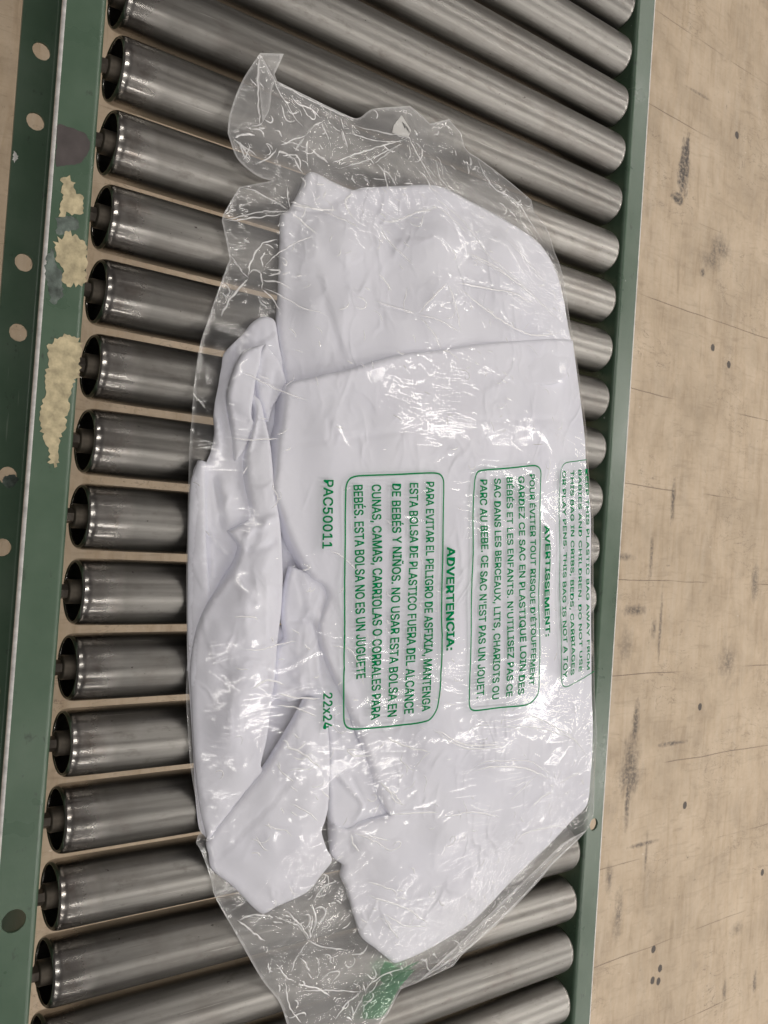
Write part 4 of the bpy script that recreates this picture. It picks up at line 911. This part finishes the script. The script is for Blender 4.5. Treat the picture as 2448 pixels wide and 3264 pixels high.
def print_lines(name, lines, frame=None, width=.0014):
    VV, FF = [], []
    def addm(xy, Fc, dz=0.0):
        b = sum(len(v) for v in VV)
        VV.append(np.column_stack([xy, drape(xy[:, 0], xy[:, 1])+dz])); FF.extend([tuple(i+b for i in f) for f in Fc])
    for body, s, e, cap, bold in lines:
        (sx, sy), (ex, ey) = T(s, e)
        a = film_at(sx, sy)[:2]; b = film_at(ex, ey)[:2]
        m = film_at((sx+ex)/2, (sy+ey)/2); hp = cap/1.659/2
        c1 = unp((sx+ex)/2-hp, (sy+ey)/2, m[2])[:2]; c2 = unp((sx+ex)/2+hp, (sy+ey)/2, m[2])[:2]
        h = np.linalg.norm(c2-c1)
        V, Fc = text_mesh(body)
        x0, x1 = V[:, 0].min(), V[:, 0].max(); capu = .727
        d = b-a; Ln = np.linalg.norm(d); d = d/Ln; u = np.array([-d[1], d[0]])
        X = (V[:, 0]-x0)/(x1-x0)*Ln; Yv = (V[:, 1]/capu-.5)*h
        xy = a[None]+X[:, None]*d[None]+Yv[:, None]*u[None]
        o1, o2 = (.00042, .00036) if bold else (.00020, .00023)      # ink spread
        for i_, off in enumerate(((0, 0), (o1, o2), (-o1, o2), (o1, -o2), (-o1, -o2))):
            addm(xy+off[0]*d+off[1]*u, Fc, -.00003*i_)
    if frame:
        pts, closed = frame
        Pw = np.array([film_at(*T(p)[0])[:2] for p in pts])
        c = smooth_poly(Pw, .0016, .2 if False else -.9, closed)
        n = len(c)
        tg = np.roll(c, -1, 0)-np.roll(c, 1, 0)
        if not closed: tg[0] = c[1]-c[0]; tg[-1] = c[-1]-c[-2]
        nn = np.stack([-tg[:, 1], tg[:, 0]], 1); nn /= np.linalg.norm(nn, axis=1)[:, None]+1e-9
        xy = np.concatenate([c+nn*width/2, c-nn*width/2])
        addm(xy, [(i, (i+1) % n, (i+1) % n+n, i+n) for i in range(n if closed else n-1)])
    return mesh_obj(name, np.concatenate(VV), FF, M_ink, bag, smooth=False)
print_lines('warning_text', [
    ('PARA EVITAR EL PELIGRO DE ASFIXIA, MANTENGA', (690, 160), (668, 1368), 56, 0),
    ('ESTA BOLSA DE PLASTICO FUERA DEL ALCANCE', (605, 166), (578, 1382), 60, 0),
    ('DE BEBÉS Y NIÑOS. NO USAR ESTA BOLSA EN', (513, 170), (490, 1398), 60, 0),
    ('CUNAS, CAMAS, CARRIOLAS O CORRALES PARA', (407, 174), (403, 1412), 62, 0),
    ('BEBÉS. ESTA BOLSA NO ES UN JUGUETE', (310, 176), (325, 1196), 62, 0)],
    (((300, 128), (500, 120), (690, 112), (735, 122), (752, 165), (748, 500), (742, 900), (732, 1250), (715, 1360), (670, 1420), (500, 1448), (290, 1466), (240, 1455), (225, 1410), (228, 900), (232, 400), (236, 190), (255, 145)), True))
print_lines('warning_text', [
    ("POUR ÉVITER TOUT RISQUE D'ÉTOUFFEMENT", (1226, 120), (1222, 1232), 40, 0),
    ('GARDEZ CE SAC EN PLASTIQUE LOIN DES', (1170, 130), (1168, 1280), 46, 0),
    ("BÉBÉS ET LES ENFANTS. N'UTILISEZ PAS CE", (1107, 136), (1106, 1292), 46, 0),
    ('SAC DANS LES BERCEAUX, LITS, CHARIOTS OU', (1044, 142), (1034, 1306), 50, 0),
    ("PARC AU BEBE. CE SAC N'EST PAS UN JOUET.", (972, 148), (954, 1300), 54, 0)],
    (((965, 97), (1100, 86), (1230, 73), (1258, 85), (1267, 120), (1262, 500), (1257, 900), (1256, 1240), (1245, 1290), (1200, 1335), (1050, 1352), (925, 1368), (895, 1358), (888, 1320), (898, 900), (908, 500), (915, 160), (930, 110)), True))
print_lines('warning_text', [
    ('KEEP THIS PLASTIC BAG AWAY FROM', (1512, 92), (1520, 1150), 26, 0),
    ('BABIES AND CHILDREN. DO NOT USE', (1476, 96), (1478, 1160), 28, 0),
    ('THIS BAG IN CRIBS, BEDS, CARRIAGES', (1436, 98), (1437, 1178), 32, 0),
    ('OR PLAY PENS. THIS BAG IS NOT A TOY.', (1393, 102), (1396, 1205), 32, 0)],
    (((1508, 42), (1450, 50), (1400, 58), (1378, 80), (1368, 130), (1366, 500), (1372, 900), (1374, 1190), (1382, 1232), (1400, 1243), (1470, 1208), (1548, 1160)), False), .0009)
print_lines('heading_text', [('ADVERTENCIA:', (800, 505), (796, 1046), 54, 1)])
print_lines('heading_text', [('AVERTISSEMENT:', (1302, 390), (1308, 972), 38, 1)])
print_lines('code_text', [('PAC50011', (155, 150), (147, 510), 66, 0)])
print_lines('size_text', [('22x24', (150, 1275), (148, 1462), 62, 0)])

M_tint = mat_ink(); M_tint.name = 'green_print_tint'
for n_ in M_tint.node_tree.nodes:
    if n_.type == 'VALTORGB':
        n_.color_ramp.elements[0].color = (.55, .55, .55, 1); n_.color_ramp.elements[1].color = (.95, .95, .95, 1)
    if n_.type == 'TEX_NOISE': n_.inputs['Scale'].default_value = 45
def tint(pts, seed):
    P = np.array([unp(p[0], p[1], .028) for p in pts]); o = smooth_poly(P, .003, .5)
    V, Fc = cdt_fill(o, .0035, seed)
    mesh_obj('print_patch', np.column_stack([V, np.maximum(drape(V[:, 0], V[:, 1])-.001, R+.0016)]), Fc, M_tint, bag)
tint(G((1110, 730), (1150, 740), (1190, 772), (1240, 775), (1380, 728), (1290, 800), (1190, 880), (1110, 900), (1075, 860), (1080, 800)), 61)
tint(G((1100, 900), (1290, 800), (1350, 800), (1240, 945), (1185, 1060), (1110, 1170), (965, 1185), (955, 1005)), 62)

# ------------------------------------------------------------------ barcode tag caught in the neck of the bag
tag = empty('barcode_tag', 'small white barcode tag corner showing through the crumpled top of the plastic bag', 'tag')
def tilt_poly(name, pts, mat, parent, dz=0, th=.0004):
    P = [unp(p[0], p[1], p[2]*MM+dz) for p in pts]; n = len(P)
    c = [tuple(q) for q in P]+[(q[0], q[1], q[2]-th) for q in P]
    return mesh_obj(name, c, [tuple(range(n)), tuple(range(2*n-1, n-1, -1))]+[(i, i+n, (i+1) % n+n, (i+1) % n) for i in range(n)], mat, parent, smooth=False)
tilt_poly('tag_paper', B((190, 160, 27.4), (262, 272, 27.6), (240, 330, 27.6), (120, 290, 27.6), (132, 235, 27.6)), M_white, tag)
for i, (x, wd) in enumerate(((193, 13), (213, 6), (225, 11))):
    tilt_poly('barcode_bar', B((x, 206+i*17, 27.75), (x+wd, 206+i*17+wd, 27.75), (x+wd+16, 250+i*17, 27.75), (x+22, 262+i*17, 27.75)), M_black, tag, .0001, .0002)
